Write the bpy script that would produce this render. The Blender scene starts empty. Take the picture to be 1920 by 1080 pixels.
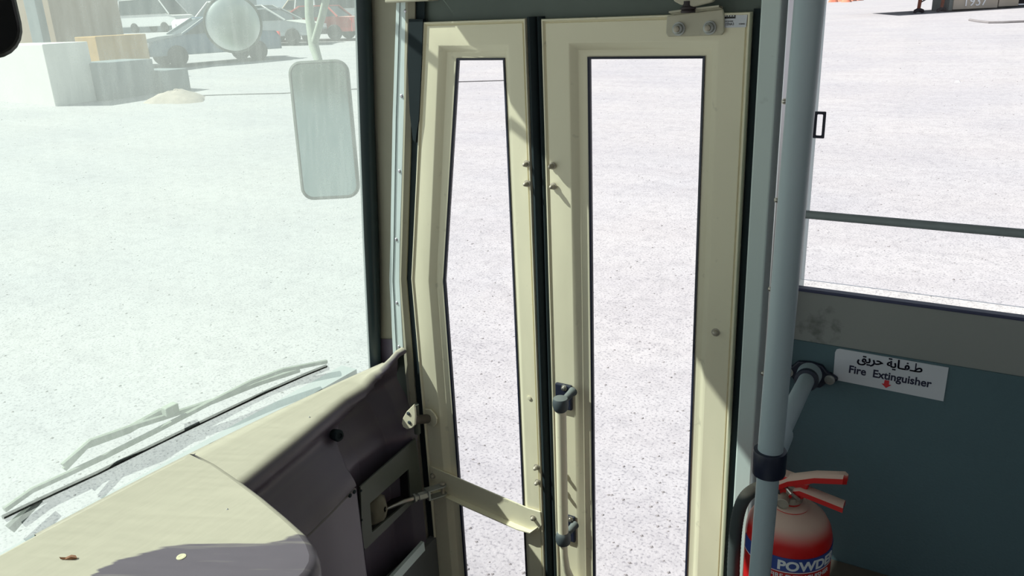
import bpy, math, random
from mathutils import Vector, Matrix, noise
random.seed(7)
C = bpy.context.scene.collection
sc = bpy.context.scene
# ------------------------------------------------------------------ camera, sky, sun, exposure
FOC = 1520.0
CAM = Vector((0, 0, 2.3))
# rows: bus axes (X rearwards, Y to the kerb side, Z up) in camera axes (right, down, forward)
RX = Vector((0.85360, 0.13700, -0.50230)); RY = Vector((0.51920, -0.30090, 0.79990)); RZ = Vector((-0.04187, -0.94365, -0.32808))
RX.normalize(); RZ = (RZ - RX*RZ.dot(RX)).normalized(); RY = RZ.cross(RX)
cam_d = bpy.data.cameras.new('camera'); cam = bpy.data.objects.new('camera', cam_d); C.objects.link(cam)
right = Vector((RX[0], RY[0], RZ[0])); down = Vector((RX[1], RY[1], RZ[1])); fwd = Vector((RX[2], RY[2], RZ[2]))
m = Matrix((right, -down, -fwd)).transposed().to_4x4(); m.translation = CAM
cam.matrix_world = m
cam_d.sensor_width = 36; cam_d.lens = FOC/1920*36; cam_d.clip_start = .02; cam_d.clip_end = 2000
sc.camera = cam
w = bpy.data.worlds.new('sky'); sc.world = w; w.use_nodes = True
w.node_tree.nodes['Background'].inputs[0].default_value = (.80, .90, 1.0, 1)
w.node_tree.nodes['Background'].inputs[1].default_value = 0.40
SUN = Vector((1, .49, -1.15)).normalized()
sd = bpy.data.lights.new('sun', 'SUN'); sd.energy = 7.0; sd.angle = math.radians(.6); sd.color = (1, .97, .90)
so = bpy.data.objects.new('sun', sd); C.objects.link(so)
so.rotation_euler = SUN.to_track_quat('-Z', 'Y').to_euler(); so.location = (-6, -3, 9)
sc.view_settings.view_transform = 'Standard'; sc.view_settings.look = 'None'
sc.view_settings.gamma = 1; sc.view_settings.use_curve_mapping = False
sc.view_settings.exposure = 0.42
sc.cycles.max_bounces = 10; sc.cycles.diffuse_bounces = 6; sc.cycles.transparent_max_bounces = 16
sc.cycles.sample_clamp_indirect = 6
try: sc.cycles.use_denoising = True
except Exception: pass

def ray(px, py):
    v = Vector((px-960, py-540, FOC)); return Vector((RX.dot(v), RY.dot(v), RZ.dot(v)))
def P(px, py, y=1.5):                      # point on a lengthwise wall plane
    r = ray(px, py); return CAM + r*(y/r.y)
def PX(px, py, x):
    r = ray(px, py); return CAM + r*(x/r.x)
def PZ(px, py, z):
    r = ray(px, py); return CAM + r*((z-CAM.z)/r.z)
def PD(px, py, depth): return CAM + ray(px, py)*(depth/FOC)
def gz(x, y):                              # the yard rises gently away from the bus
    r = math.hypot(x, y)
    if r < 5: return 0.0
    if r < 48: return .035*(r-5)
    return 1.505 + .18*(1-math.exp(-(r-48)/20))
def G(px, py):                             # point where the view meets the yard
    d = ray(px, py).normalized(); t = 2.0
    while t < 600:
        q = CAM + d*t
        if q.z < gz(q.x, q.y): break
        t += .02 + t*.002
    return Vector((q.x, q.y, gz(q.x, q.y)))
def wx(y, z):                              # windscreen surface, curved in plan and raked
    e = max(0, abs(y-.3)-.2); return -1.485 + .105*e*e + .09*(z-1.42)
def dg(y):                                 # glass-side edge of the dash
    e = max(0, abs(y-.3)-.2); return -1.437 + .09*e*e
def S(px, py, off=0):
    d = ray(px, py); a, b = .5, 5.0
    d = d/FOC
    for i in range(50):
        c = (a+b)/2; q = CAM + d*c
        if q.x < wx(q.y, q.z)-off: b = c
        else: a = c
    return CAM + d*a

# ------------------------------------------------------------------ materials
M = {}
def nt(name):
    mt = bpy.data.materials.new(name); mt.use_nodes = True; M[name] = mt
    n = mt.node_tree; return mt, n, n.nodes, n.links, n.nodes['Principled BSDF']
def sock(ns, kind, **kw):
    x = ns.new(kind)
    for k, v in kw.items(): setattr(x, k, v)
    return x
def mat(name, col, rough=.5, metal=0, var=.12, scale=8, bump=0, bscale=60, dust=0, dcol=(.62, .57, .47), spec=.5, stain=0, streak=None):
    mt, n, ns, L, b = nt(name)
    tc = ns.new('ShaderNodeTexCoord')
    mp = ns.new('ShaderNodeMapping'); L.new(tc.outputs['Object'], mp.inputs[0])
    if streak: mp.inputs['Scale'].default_value = streak
    no = ns.new('ShaderNodeTexNoise'); no.inputs['Scale'].default_value = scale; no.inputs['Detail'].default_value = 6
    L.new(mp.outputs[0], no.inputs['Vector'])
    mx = sock(ns, 'ShaderNodeMix', data_type='RGBA')
    mx.inputs[6].default_value = (*[c*(1-var) for c in col], 1); mx.inputs[7].default_value = (*[min(1, c*(1+var)) for c in col], 1)
    L.new(no.outputs['Fac'], mx.inputs[0]); out = mx.outputs[2]
    if stain:
        n2 = ns.new('ShaderNodeTexNoise'); n2.inputs['Scale'].default_value = 34; n2.inputs['Detail'].default_value = 8
        L.new(tc.outputs['Object'], n2.inputs['Vector'])
        rp = ns.new('ShaderNodeValToRGB'); rp.color_ramp.elements[0].position = .66; rp.color_ramp.elements[1].position = .76
        L.new(n2.outputs['Fac'], rp.inputs[0])
        ml = sock(ns, 'ShaderNodeMath', operation='MULTIPLY'); ml.inputs[1].default_value = stain; L.new(rp.outputs[0], ml.inputs[0])
        m2 = sock(ns, 'ShaderNodeMix', data_type='RGBA'); m2.inputs[7].default_value = (*[c*.35 for c in col], 1)
        L.new(ml.outputs[0], m2.inputs[0]); L.new(out, m2.inputs[6]); out = m2.outputs[2]
    if dust:                               # settled dust on upward faces
        g = ns.new('ShaderNodeNewGeometry'); sp = ns.new('ShaderNodeSeparateXYZ'); L.new(g.outputs['Normal'], sp.inputs[0])
        mr = ns.new('ShaderNodeMapRange'); mr.inputs['From Min'].default_value = .25; mr.inputs['From Max'].default_value = .8
        mr.inputs['To Max'].default_value = dust; mr.interpolation_type = 'SMOOTHSTEP'
        L.new(sp.outputs['Z'], mr.inputs['Value'])
        m3 = sock(ns, 'ShaderNodeMix', data_type='RGBA'); m3.inputs[7].default_value = (*dcol, 1)
        L.new(mr.outputs[0], m3.inputs[0]); L.new(out, m3.inputs[6]); out = m3.outputs[2]
        rr = ns.new('ShaderNodeMapRange'); rr.inputs['To Min'].default_value = rough; rr.inputs['To Max'].default_value = .95
        L.new(mr.outputs[0], rr.inputs['Value']); L.new(rr.outputs[0], b.inputs['Roughness'])
    else: b.inputs['Roughness'].default_value = rough
    L.new(out, b.inputs['Base Color']); b.inputs['Metallic'].default_value = metal
    b.inputs['Specular IOR Level'].default_value = spec
    if bump:
        nb = ns.new('ShaderNodeTexNoise'); nb.inputs['Scale'].default_value = bscale; nb.inputs['Detail'].default_value = 4
        L.new(tc.outputs['Object'], nb.inputs['Vector'])
        bp = ns.new('ShaderNodeBump'); bp.inputs['Strength'].default_value = bump; bp.inputs['Distance'].default_value = .002
        L.new(nb.outputs['Fac'], bp.inputs['Height']); L.new(bp.outputs[0], b.inputs['Normal'])
    return mt
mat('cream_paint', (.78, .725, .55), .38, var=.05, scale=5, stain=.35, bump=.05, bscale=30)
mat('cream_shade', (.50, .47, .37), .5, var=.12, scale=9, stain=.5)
mat('jamb_shaded', (.30, .28, .215), .6, var=.12, scale=9, stain=.5)  # door cream darkened: the shade on the jamb is put into its colour
mat('pillar_board_shaded', (.32, .30, .235), .7, var=.05, scale=30)  # base colour lowered so the board reads as lying in shade
mat('pale_grey_paint', (.58, .67, .655), .5, var=.04, scale=6, stain=.25)
mat('brushed_strip', (.62, .70, .70), .45, .15, var=.08, scale=12)
mat('aluminium', (.62, .60, .66), .3, .9, var=.05)
mat('rubber', (.012, .020, .024), .8, spec=.25, var=.3, scale=14)
mat('rubber_navy', (.014, .018, .040), .45, var=.2)
mat('seal_rubber', (.018, .036, .042), .4, var=.2)
mat('dark_header', (.10, .125, .11), .6, var=.35, scale=5)
mat('steel', (.50, .47, .43), .3, .9, var=.2, scale=60)
mat('dusty_steel', (.42, .38, .32), .55, .5, var=.2, scale=60)
mat('zinc', (.38, .39, .38), .45, .6, var=.2, scale=60)
mat('tube_grey', (.35, .43, .47), .42, var=.04, scale=10)
mat('navy_plastic', (.010, .014, .035), .4, var=.2)
mat('ball_plastic', (.06, .075, .085), .5, var=.15, dust=.5, dcol=(.24, .26, .25))
mat('teal_panel', (.085, .145, .170), .75, var=.10, scale=3, bump=.3, bscale=220)
mat('grey_band', (.27, .28, .27), .6, var=.08, scale=4, stain=.3)
mat('sill_trim', (.045, .050, .11), .4, var=.1)
mat('greenish_metal', (.085, .095, .08), .45, .1, var=.12, scale=14, stain=.3)
mat('gaiter', (.17, .155, .115), .8, var=.2, scale=20)
mat('black_hole', (.012, .011, .012), .8)
mat('bar_grey', (.26, .30, .31), .5, var=.05)
mat('print_white', (.62, .64, .70), .45, var=.03)
mat('print_navy', (.012, .012, .045), .5)
mat('print_black', (.01, .01, .012), .5)
mat('print_red', (.62, .03, .04), .5)
mat('fire_red', (.60, .012, .012), .3, dust=.95, dcol=(.66, .50, .42), var=.06)
mat('label_blue', (.035, .07, .30), .35, var=.06)
mat('label_red', (.52, .012, .012), .35, var=.06)
mat('label_white', (.78, .80, .82), .4)
mat('hose_rubber', (.05, .06, .062), .7, var=.25, scale=30, dust=.5, bump=.0)
mat('brown_floor', (.10, .085, .07), .8, var=.25, scale=12, stain=.4)
mat('floor_grey', (.12, .125, .125), .8, var=.15)
mat('ceiling_cream', (.46, .47, .43), .8, var=.04)
mat('bus_front', (.30, .33, .33), .6, var=.15, stain=.3)
mat('bus_paint', (.75, .73, .66), .4)
mat('mirror_black', (.004, .004, .005), .35)
mat('dusty_black', (.10, .115, .10), .8, var=.4, scale=60)
mat('dusty_pale', (.30, .34, .28), .9, var=.2, scale=60)
mat('concrete', (.42, .42, .40), .9, var=.15, scale=2.5, stain=.3)
mat('concrete_white', (.66, .66, .62), .9, var=.08, scale=1.5, stain=.2)
mat('concrete_grey', (.16, .19, .20), .9, var=.2, scale=3)
mat('brown_box', (.27, .19, .12), .9, var=.15, scale=2)
mat('ochre_box', (.42, .25, .07), .9, var=.25, scale=3)
mat('tyre', (.02, .02, .022), .8)
mat('car_glass', (.03, .045, .05), .1)
for nme, c in (('white', (.75, .76, .76)), ('silver', (.40, .44, .46)), ('steelblue', (.10, .17, .24)), ('red', (.50, .06, .05)),
               ('sand', (.55, .45, .32)), ('orange', (.62, .25, .10)), ('pinkish', (.62, .42, .36))):
    mat('car_'+nme, c, .35, var=.05, dust=.4)
mat('tail_red', (.7, .03, .02), .3)
mat('rust', (.20, .065, .035), .85, var=.4, scale=8)
mat('trailer_steel', (.035, .025, .03), .7, var=.3)
mat('trailer_box', (.42, .37, .30), .8, var=.2, scale=1.5, stain=.4)
mat('trailer_box_end', (.13, .15, .14), .8, var=.2)
mat('stone', (.40, .39, .40), .95, var=.25, scale=30)
mat('stone_dark', (.19, .18, .18), .95, var=.25)
mat('rubble_orange', (.60, .20, .12), .9, var=.4, scale=3)
mat('soil', (.36, .31, .26), .95, var=.25, scale=8)
mat('dry_leaf', (.22, .09, .035), .7, var=.4, scale=90)
mat('droplet', (.62, .58, .40), .9, var=.3, scale=200)

def smudge(name, centre, rad, col):        # dried dirt on one spot of a panel
    n = M[name].node_tree; ns, L = n.nodes, n.links; b = ns['Principled BSDF']; src = b.inputs['Base Color'].links[0].from_socket
    tc = ns.new('ShaderNodeTexCoord'); d = sock(ns, 'ShaderNodeVectorMath', operation='DISTANCE'); d.inputs[1].default_value = centre; L.new(tc.outputs['Object'], d.inputs[0])
    mr = ns.new('ShaderNodeMapRange'); mr.inputs['From Min'].default_value = rad; mr.inputs['From Max'].default_value = rad*.3; mr.inputs['To Max'].default_value = .34; L.new(d.outputs['Value'], mr.inputs['Value'])
    no = ns.new('ShaderNodeTexNoise'); no.inputs['Scale'].default_value = 55; no.inputs['Detail'].default_value = 7; L.new(tc.outputs['Object'], no.inputs['Vector'])
    a = sock(ns, 'ShaderNodeMath', operation='ADD'); L.new(mr.outputs[0], a.inputs[0]); L.new(no.outputs['Fac'], a.inputs[1])
    m2 = ns.new('ShaderNodeMapRange'); m2.inputs['From Min'].default_value = .70; m2.inputs['From Max'].default_value = .95; m2.inputs['To Max'].default_value = .7; L.new(a.outputs[0], m2.inputs['Value'])
    x = sock(ns, 'ShaderNodeMix', data_type='RGBA'); x.inputs[7].default_value = (*col, 1); L.new(m2.outputs[0], x.inputs[0]); L.new(src, x.inputs[6]); L.new(x.outputs[2], b.inputs['Base Color'])
mat('band_grey', (.27, .28, .27), .6, var=.08, scale=4, stain=.3)
smudge('band_grey', P(1538, 612, 1.495), .055, (.10, .10, .095))
def clear_glass():
    mt, n, ns, L, b = nt('clear_glass'); ns.remove(b)
    o = ns['Material Output']; t = ns.new('ShaderNodeBsdfTransparent'); t.inputs[0].default_value = (.97, .97, .99, 1)
    g = ns.new('ShaderNodeBsdfGlossy'); g.inputs['Roughness'].default_value = .02
    f = ns.new('ShaderNodeFresnel'); f.inputs[0].default_value = 1.25
    x = ns.new('ShaderNodeMixShader'); L.new(f.outputs[0], x.inputs[0]); L.new(t.outputs[0], x.inputs[1]); L.new(g.outputs[0], x.inputs[2])
    L.new(x.outputs[0], o.inputs[0])
clear_glass()
def dusty_glass():
    mt, n, ns, L, b = nt('dusty_glass'); ns.remove(b); o = ns['Material Output']
    t = ns.new('ShaderNodeBsdfTransparent'); t.inputs[0].default_value = (.80, .905, .87, 1)
    tr = ns.new('ShaderNodeBsdfTranslucent'); tr.inputs[0].default_value = (.44, .505, .48, 1)
    df = ns.new('ShaderNodeBsdfDiffuse'); df.inputs[0].default_value = (.6, .6, .56, 1)
    m1 = ns.new('ShaderNodeMixShader'); m1.inputs[0].default_value = .12
    L.new(tr.outputs[0], m1.inputs[1]); L.new(df.outputs[0], m1.inputs[2])
    tc = ns.new('ShaderNodeTexCoord'); mp = ns.new('ShaderNodeMapping'); mp.inputs['Scale'].default_value = (6, 40, 6)
    L.new(tc.outputs['Object'], mp.inputs[0])
    n1 = ns.new('ShaderNodeTexNoise'); n1.inputs['Scale'].default_value = 1.6; n1.inputs['Detail'].default_value = 8
    L.new(mp.outputs[0], n1.inputs['Vector'])
    n2 = ns.new('ShaderNodeTexNoise'); n2.inputs['Scale'].default_value = 2.2; n2.inputs['Detail'].default_value = 3
    L.new(tc.outputs['Object'], n2.inputs['Vector'])
    n3 = ns.new('ShaderNodeTexNoise'); n3.inputs['Scale'].default_value = 420; L.new(tc.outputs['Object'], n3.inputs['Vector'])
    a = sock(ns, 'ShaderNodeMath', operation='ADD'); L.new(n1.outputs['Fac'], a.inputs[0]); L.new(n2.outputs['Fac'], a.inputs[1])
    a2 = sock(ns, 'ShaderNodeMath', operation='MULTIPLY_ADD'); a2.inputs[1].default_value = .35; L.new(n3.outputs['Fac'], a2.inputs[0]); L.new(a.outputs[0], a2.inputs[2])
    r = ns.new('ShaderNodeMapRange'); r.inputs['From Min'].default_value = .85; r.inputs['From Max'].default_value = 1.5
    r.inputs['To Min'].default_value = .28; r.inputs['To Max'].default_value = .42
    L.new(a2.outputs[0], r.inputs['Value'])
    m2 = ns.new('ShaderNodeMixShader'); L.new(r.outputs[0], m2.inputs[0]); L.new(t.outputs[0], m2.inputs[1]); L.new(m1.outputs[0], m2.inputs[2])
    L.new(m2.outputs[0], o.inputs[0])
dusty_glass()
def mirror_mat():
    mt, n, ns, L, b = nt('mirror_silver'); b.inputs['Base Color'].default_value = (.72, .80, .78, 1)
    b.inputs['Metallic'].default_value = 1; b.inputs['Roughness'].default_value = .12
mirror_mat()
mat('mirror_dusty', (.55, .60, .58), .35, .8, var=.06)
def ground_mat():
    mt, n, ns, L, b = nt('gravel_ground'); b.inputs['Roughness'].default_value = 1; b.inputs['Specular IOR Level'].default_value = .1
    tc = ns.new('ShaderNodeTexCoord')
    def noi(s, d=5):
        x = ns.new('ShaderNodeTexNoise'); x.inputs['Scale'].default_value = s; x.inputs['Detail'].default_value = d
        L.new(tc.outputs['Object'], x.inputs['Vector']); return x.outputs['Fac']
    def ramp(src, p0, c0, p1, c1):
        r = ns.new('ShaderNodeValToRGB'); e = r.color_ramp.elements
        e[0].position, e[0].color, e[1].position, e[1].color = p0, (*c0, 1), p1, (*c1, 1)
        L.new(src, r.inputs[0]); return r.outputs[0]
    def mul(a, bb):
        x = sock(ns, 'ShaderNodeMix', data_type='RGBA', blend_type='MULTIPLY'); x.inputs[0].default_value = 1
        L.new(a, x.inputs[6]); L.new(bb, x.inputs[7]); return x.outputs[2]
    base = ramp(noi(.5), .35, (.392, .386, .398), .65, (.425, .414, .416))
    med = ramp(noi(9, 8), .34, (.90, .90, .905), .56, (1, 1, 1))
    fine = ramp(noi(60, 5), .36, (.68, .68, .70), .47, (1, 1, 1))
    v = ns.new('ShaderNodeTexVoronoi'); v.inputs['Scale'].default_value = 26; L.new(tc.outputs['Object'], v.inputs['Vector'])
    sp = ramp(v.outputs['Distance'], .08, (.55, .54, .54), .14, (1, 1, 1))
    nm = ramp(noi(2.3), .52, (1, 1, 1), .6, (0, 0, 0))
    x = sock(ns, 'ShaderNodeMix', data_type='RGBA'); L.new(nm, x.inputs[0]); L.new(sp, x.inputs[6]); x.inputs[7].default_value = (1, 1, 1, 1)
    mp = ns.new('ShaderNodeMapping'); mp.inputs['Scale'].default_value = (.25, 1.6, 1); mp.inputs['Rotation'].default_value = (0, 0, .12)
    L.new(tc.outputs['Object'], mp.inputs[0])
    tn = ns.new('ShaderNodeTexNoise'); tn.inputs['Scale'].default_value = 1.5; tn.inputs['Detail'].default_value = 6; L.new(mp.outputs[0], tn.inputs['Vector'])
    tracks = ramp(tn.outputs['Fac'], .38, (.95, .945, .95), .58, (1.0, 1.0, 1.0))
    L.new(mul(mul(mul(base, med), mul(fine, x.outputs[2])), tracks), b.inputs['Base Color'])
    bp = ns.new('ShaderNodeBump'); bp.inputs['Strength'].default_value = .35; bp.inputs['Distance'].default_value = .01
    L.new(noi(45, 6), bp.inputs['Height']); L.new(bp.outputs[0], b.inputs['Normal'])
ground_mat()
def dash_mat():
    """purple-grey moulding under a film of settled dust; a hand has wiped one patch of the pad"""
    mt, n, ns, L, b = nt('dash_plastic')
    tc = ns.new('ShaderNodeTexCoord'); g = ns.new('ShaderNodeNewGeometry')
    sp = ns.new('ShaderNodeSeparateXYZ'); L.new(g.outputs['Normal'], sp.inputs[0])
    mr = ns.new('ShaderNodeMapRange'); mr.interpolation_type = 'SMOOTHSTEP'; mr.inputs['From Min'].default_value = .52; mr.inputs['From Max'].default_value = .90
    L.new(sp.outputs['Z'], mr.inputs['Value'])
    po = ns.new('ShaderNodeSeparateXYZ'); L.new(tc.outputs['Object'], po.inputs[0])
    mp = ns.new('ShaderNodeMapping'); mp.inputs['Scale'].default_value = (5, 75, 20); mr0 = ns.new('ShaderNodeMapping'); mr0.inputs['Rotation'].default_value = (0, 0, -.50); L.new(tc.outputs['Object'], mr0.inputs[0]); L.new(mr0.outputs[0], mp.inputs[0])
    ns1 = ns.new('ShaderNodeTexNoise'); ns1.inputs['Scale'].default_value = 1.0; ns1.inputs['Detail'].default_value = 5; L.new(mp.outputs[0], ns1.inputs['Vector'])
    # wiped patch is an attribute on the mesh, its fringe broken up by the wiping streaks
    at = ns.new('ShaderNodeAttribute'); at.attribute_name = 'wiped'
    ad = sock(ns, 'ShaderNodeMath', operation='MULTIPLY_ADD'); L.new(ns1.outputs['Fac'], ad.inputs[0]); ad.inputs[1].default_value = .9; L.new(at.outputs['Fac'], ad.inputs[2])
    wr = ns.new('ShaderNodeMapRange'); wr.inputs['From Min'].default_value = .88; wr.inputs['From Max'].default_value = 1.04; wr.inputs['To Min'].default_value = 1; wr.inputs['To Max'].default_value = .07
    L.new(ad.outputs[0], wr.inputs['Value'])
    sm_ = ns.new('ShaderNodeMapRange'); sm_.inputs['From Min'].default_value = .52; sm_.inputs['From Max'].default_value = .78; sm_.inputs['To Max'].default_value = .45; L.new(ns1.outputs['Fac'], sm_.inputs['Value'])
    mxx = sock(ns, 'ShaderNodeMath', operation='MAXIMUM'); L.new(sm_.outputs[0], mxx.inputs[0]); L.new(wr.outputs[0], mxx.inputs[1])
    du = sock(ns, 'ShaderNodeMath', operation='MULTIPLY'); L.new(mr.outputs[0], du.inputs[0]); L.new(mxx.outputs[0], du.inputs[1])
    n2 = ns.new('ShaderNodeTexNoise'); n2.inputs['Scale'].default_value = 5; n2.inputs['Detail'].default_value = 6; L.new(tc.outputs['Object'], n2.inputs['Vector'])
    c1 = sock(ns, 'ShaderNodeMix', data_type='RGBA'); c1.inputs[6].default_value = (.078, .063, .090, 1); c1.inputs[7].default_value = (.108, .087, .120, 1); L.new(n2.outputs['Fac'], c1.inputs[0])
    mp2 = ns.new('ShaderNodeMapping'); mp2.inputs['Scale'].default_value = (40, 6, 6); L.new(tc.outputs['Object'], mp2.inputs[0])
    n3 = ns.new('ShaderNodeTexNoise'); n3.inputs['Scale'].default_value = 3; n3.inputs['Detail'].default_value = 6; L.new(mp2.outputs[0], n3.inputs['Vector'])
    c2 = sock(ns, 'ShaderNodeMix', data_type='RGBA'); c2.inputs[6].default_value = (.40, .37, .295, 1); c2.inputs[7].default_value = (.47, .435, .35, 1); L.new(n3.outputs['Fac'], c2.inputs[0])
    c3 = sock(ns, 'ShaderNodeMix', data_type='RGBA'); L.new(du.outputs[0], c3.inputs[0]); L.new(c1.outputs[2], c3.inputs[6]); L.new(c2.outputs[2], c3.inputs[7])
    L.new(c3.outputs[2], b.inputs['Base Color'])
    rr = ns.new('ShaderNodeMapRange'); rr.inputs['To Min'].default_value = .38; rr.inputs['To Max'].default_value = .95; L.new(du.outputs[0], rr.inputs['Value']); L.new(rr.outputs[0], b.inputs['Roughness'])
dash_mat()

# ------------------------------------------------------------------ mesh helpers
class MB:
    def __init__(s): s.v = []; s.f = []
    def add(s, vs, fs):
        o = len(s.v); s.v += [tuple(v) for v in vs]; s.f += [tuple(i+o for i in f) for f in fs]; return s
    def box(s, x0, x1, y0, y1, z0, z1):
        return s.add([(x0,y0,z0),(x1,y0,z0),(x1,y1,z0),(x0,y1,z0),(x0,y0,z1),(x1,y0,z1),(x1,y1,z1),(x0,y1,z1)],
                     [(0,3,2,1),(4,5,6,7),(0,1,5,4),(1,2,6,5),(2,3,7,6),(3,0,4,7)])
    def prism(s, pts, off):               # closed polygon of 3-D points pushed along a vector
        n = len(pts); off = Vector(off)
        vs = [Vector(p) for p in pts] + [Vector(p)+off for p in pts]
        return s.add(vs, [tuple(range(n)), tuple(range(2*n-1, n-1, -1))] + [(i, i+n, (i+1)%n+n, (i+1)%n) for i in range(n)])
    def tube(s, path, r, seg=16, caps=True):
        path = [Vector(p) for p in path]; rs = r if isinstance(r, (list, tuple)) else [r]*len(path)
        up = None; rings = []
        for i, p in enumerate(path):
            t = (path[min(i+1, len(path)-1)]-path[max(i-1, 0)]).normalized()
            if up is None: up = t.orthogonal().normalized()
            a = (up - t*up.dot(t)).normalized(); up = a; b = t.cross(a)
            rings.append([p+(a*math.cos(k*2*math.pi/seg)+b*math.sin(k*2*math.pi/seg))*rs[i] for k in range(seg)])
        vs = [q for g in rings for q in g]; fs = []
        for i in range(len(path)-1):
            for k in range(seg): fs.append((i*seg+k, i*seg+(k+1)%seg, (i+1)*seg+(k+1)%seg, (i+1)*seg+k))
        if caps: fs += [tuple(range(seg-1, -1, -1)), tuple((len(path)-1)*seg+k for k in range(seg))]
        return s.add(vs, fs)
    def lathe(s, c, axis, prof, seg=24):  # prof: (radius, distance along axis)
        c = Vector(c); ax = Vector(axis).normalized(); a = ax.orthogonal().normalized(); b = ax.cross(a)
        vs = [c+ax*h+(a*math.cos(k*2*math.pi/seg)+b*math.sin(k*2*math.pi/seg))*max(r, 1e-5) for r, h in prof for k in range(seg)]
        fs = [(i*seg+k, i*seg+(k+1)%seg, (i+1)*seg+(k+1)%seg, (i+1)*seg+k) for i in range(len(prof)-1) for k in range(seg)]
        fs += [tuple(range(seg-1, -1, -1)), tuple((len(prof)-1)*seg+k for k in range(seg))]
        return s.add(vs, fs)
    def loft(s, rings, close=True, wrap=False):
        n = len(rings[0]); vs = [q for g in rings for q in g]; m_ = len(rings); fs = []
        for i in range(m_ if wrap else m_-1):
            j = (i+1) % m_
            for k in range(n if close else n-1): fs.append((i*n+k, i*n+(k+1)%n, j*n+(k+1)%n, j*n+k))
        return s.add(vs, fs)
    def build(s, name, m_, parent=None, smooth=False, bevel=0, loc=None, seg=2):
        me = bpy.data.meshes.new(name)
        me.from_pydata(s.v, [], s.f); me.update()
        import bmesh
        bm = bmesh.new(); bm.from_mesh(me); bmesh.ops.remove_doubles(bm, verts=bm.verts, dist=1e-6); bmesh.ops.recalc_face_normals(bm, faces=bm.faces)
        bm.to_mesh(me); bm.free()
        o = bpy.data.objects.new(name, me); C.objects.link(o)
        me.materials.append(M[m_] if isinstance(m_, str) else m_)
        if smooth: 
            for p in me.polygons: p.use_smooth = True
            if smooth != 'all':
                try: me.set_sharp_from_angle(angle=math.radians(38))
                except Exception: pass
        if bevel:
            bv = o.modifiers.new('bevel', 'BEVEL'); bv.width = bevel; bv.segments = seg; bv.limit_method = 'ANGLE'
        if parent: o.parent = parent; o.matrix_parent_inverse = parent.matrix_world.inverted() if parent.matrix_world != Matrix() else Matrix()
        return o
def tag(o, label=None, cat=None, group=None, kind=None):
    if label: o['label'] = label
    if cat: o['category'] = cat
    if group: o['group'] = group
    if kind: o['kind'] = kind
    return o
def empty(name, loc=(0, 0, 0)):
    o = bpy.data.objects.new(name, None); C.objects.link(o); o.location = loc; o.empty_display_size = .05
    bpy.context.view_layer.update(); return o
def xz(pts, y): return [Vector((p[0], y, p[1])) for p in pts]
def inset(poly, d):                        # 2-D polygon moved inwards
    n = len(poly); area = sum(poly[i][0]*poly[(i+1)%n][1]-poly[(i+1)%n][0]*poly[i][1] for i in range(n)); sg = 1 if area > 0 else -1
    out = []
    for i in range(n):
        a, b, c = (Vector(poly[(i+k) % n]) for k in (-1, 0, 1))
        d1 = (b-a).normalized(); d2 = (c-b).normalized()
        n1 = Vector((-d1.y, d1.x))*sg; n2 = Vector((-d2.y, d2.x))*sg
        k = 1+n1.dot(n2); out.append(tuple(b+(n1+n2)*(d/k)))
    return out
def bolt(name, c, axis, parent, r=.0055, h=.012, m_='steel', label=None):
    b = MB().lathe(c, axis, [(r*1.5, 0), (r*1.5, h*.12), (r, h*.16), (r, h*.62), (r*.7, h*.88), (r*.2, h)], 12)
    return b.build(name, m_, parent, smooth=True)
def hexbolt(c, axis, parent, r=.009):
    MBb = MB().lathe(c, axis, [(r*1.35, 0), (r*1.35, .003), (r, .0031), (r, .009), (r*.85, .010)], 24)
    o = MBb.build('bolt', 'zinc', parent, smooth=True)
    MB().lathe(Vector(c)+Vector(axis).normalized()*.010, axis, [(r*.6, 0), (r*.6, .005), (r*.4, .006)], 16).build('nut', 'dusty_steel', o, smooth=True)
    return o
def text_mesh(s, size, extrude=.0004, space=1.0, bold=0):
    cu = bpy.data.curves.new('lettering', 'FONT'); cu.body = s; cu.size = size; cu.extrude = extrude; cu.align_x = 'CENTER'; cu.space_character = space
    cu.offset = bold; cu.resolution_u = 4
    o = bpy.data.objects.new('lettering', cu); C.objects.link(o); bpy.context.view_layer.update()
    me = bpy.data.meshes.new_from_object(o.evaluated_get(bpy.context.evaluated_depsgraph_get()))
    bpy.data.objects.remove(o); bpy.data.curves.remove(cu); return me
def text(s, size, m_, parent, origin, ux, uy, extrude=.0004, name='lettering', wrap=None, sx=1, bold=0, space=1.0):
    me = text_mesh(s, size, extrude, space, bold); ux = Vector(ux).normalized(); uy = Vector(uy).normalized(); nz = ux.cross(uy)
    for v in me.vertices:
        x, y, z = v.co; x *= sx
        v.co = wrap(x, y, z) if wrap else Vector(origin)+ux*x+uy*y+nz*z
    me.materials.clear(); me.materials.append(M[m_])
    o = bpy.data.objects.new(name, me); C.objects.link(o); o.parent = parent
    if parent: o.matrix_parent_inverse = parent.matrix_world.inverted()
    return o

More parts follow.
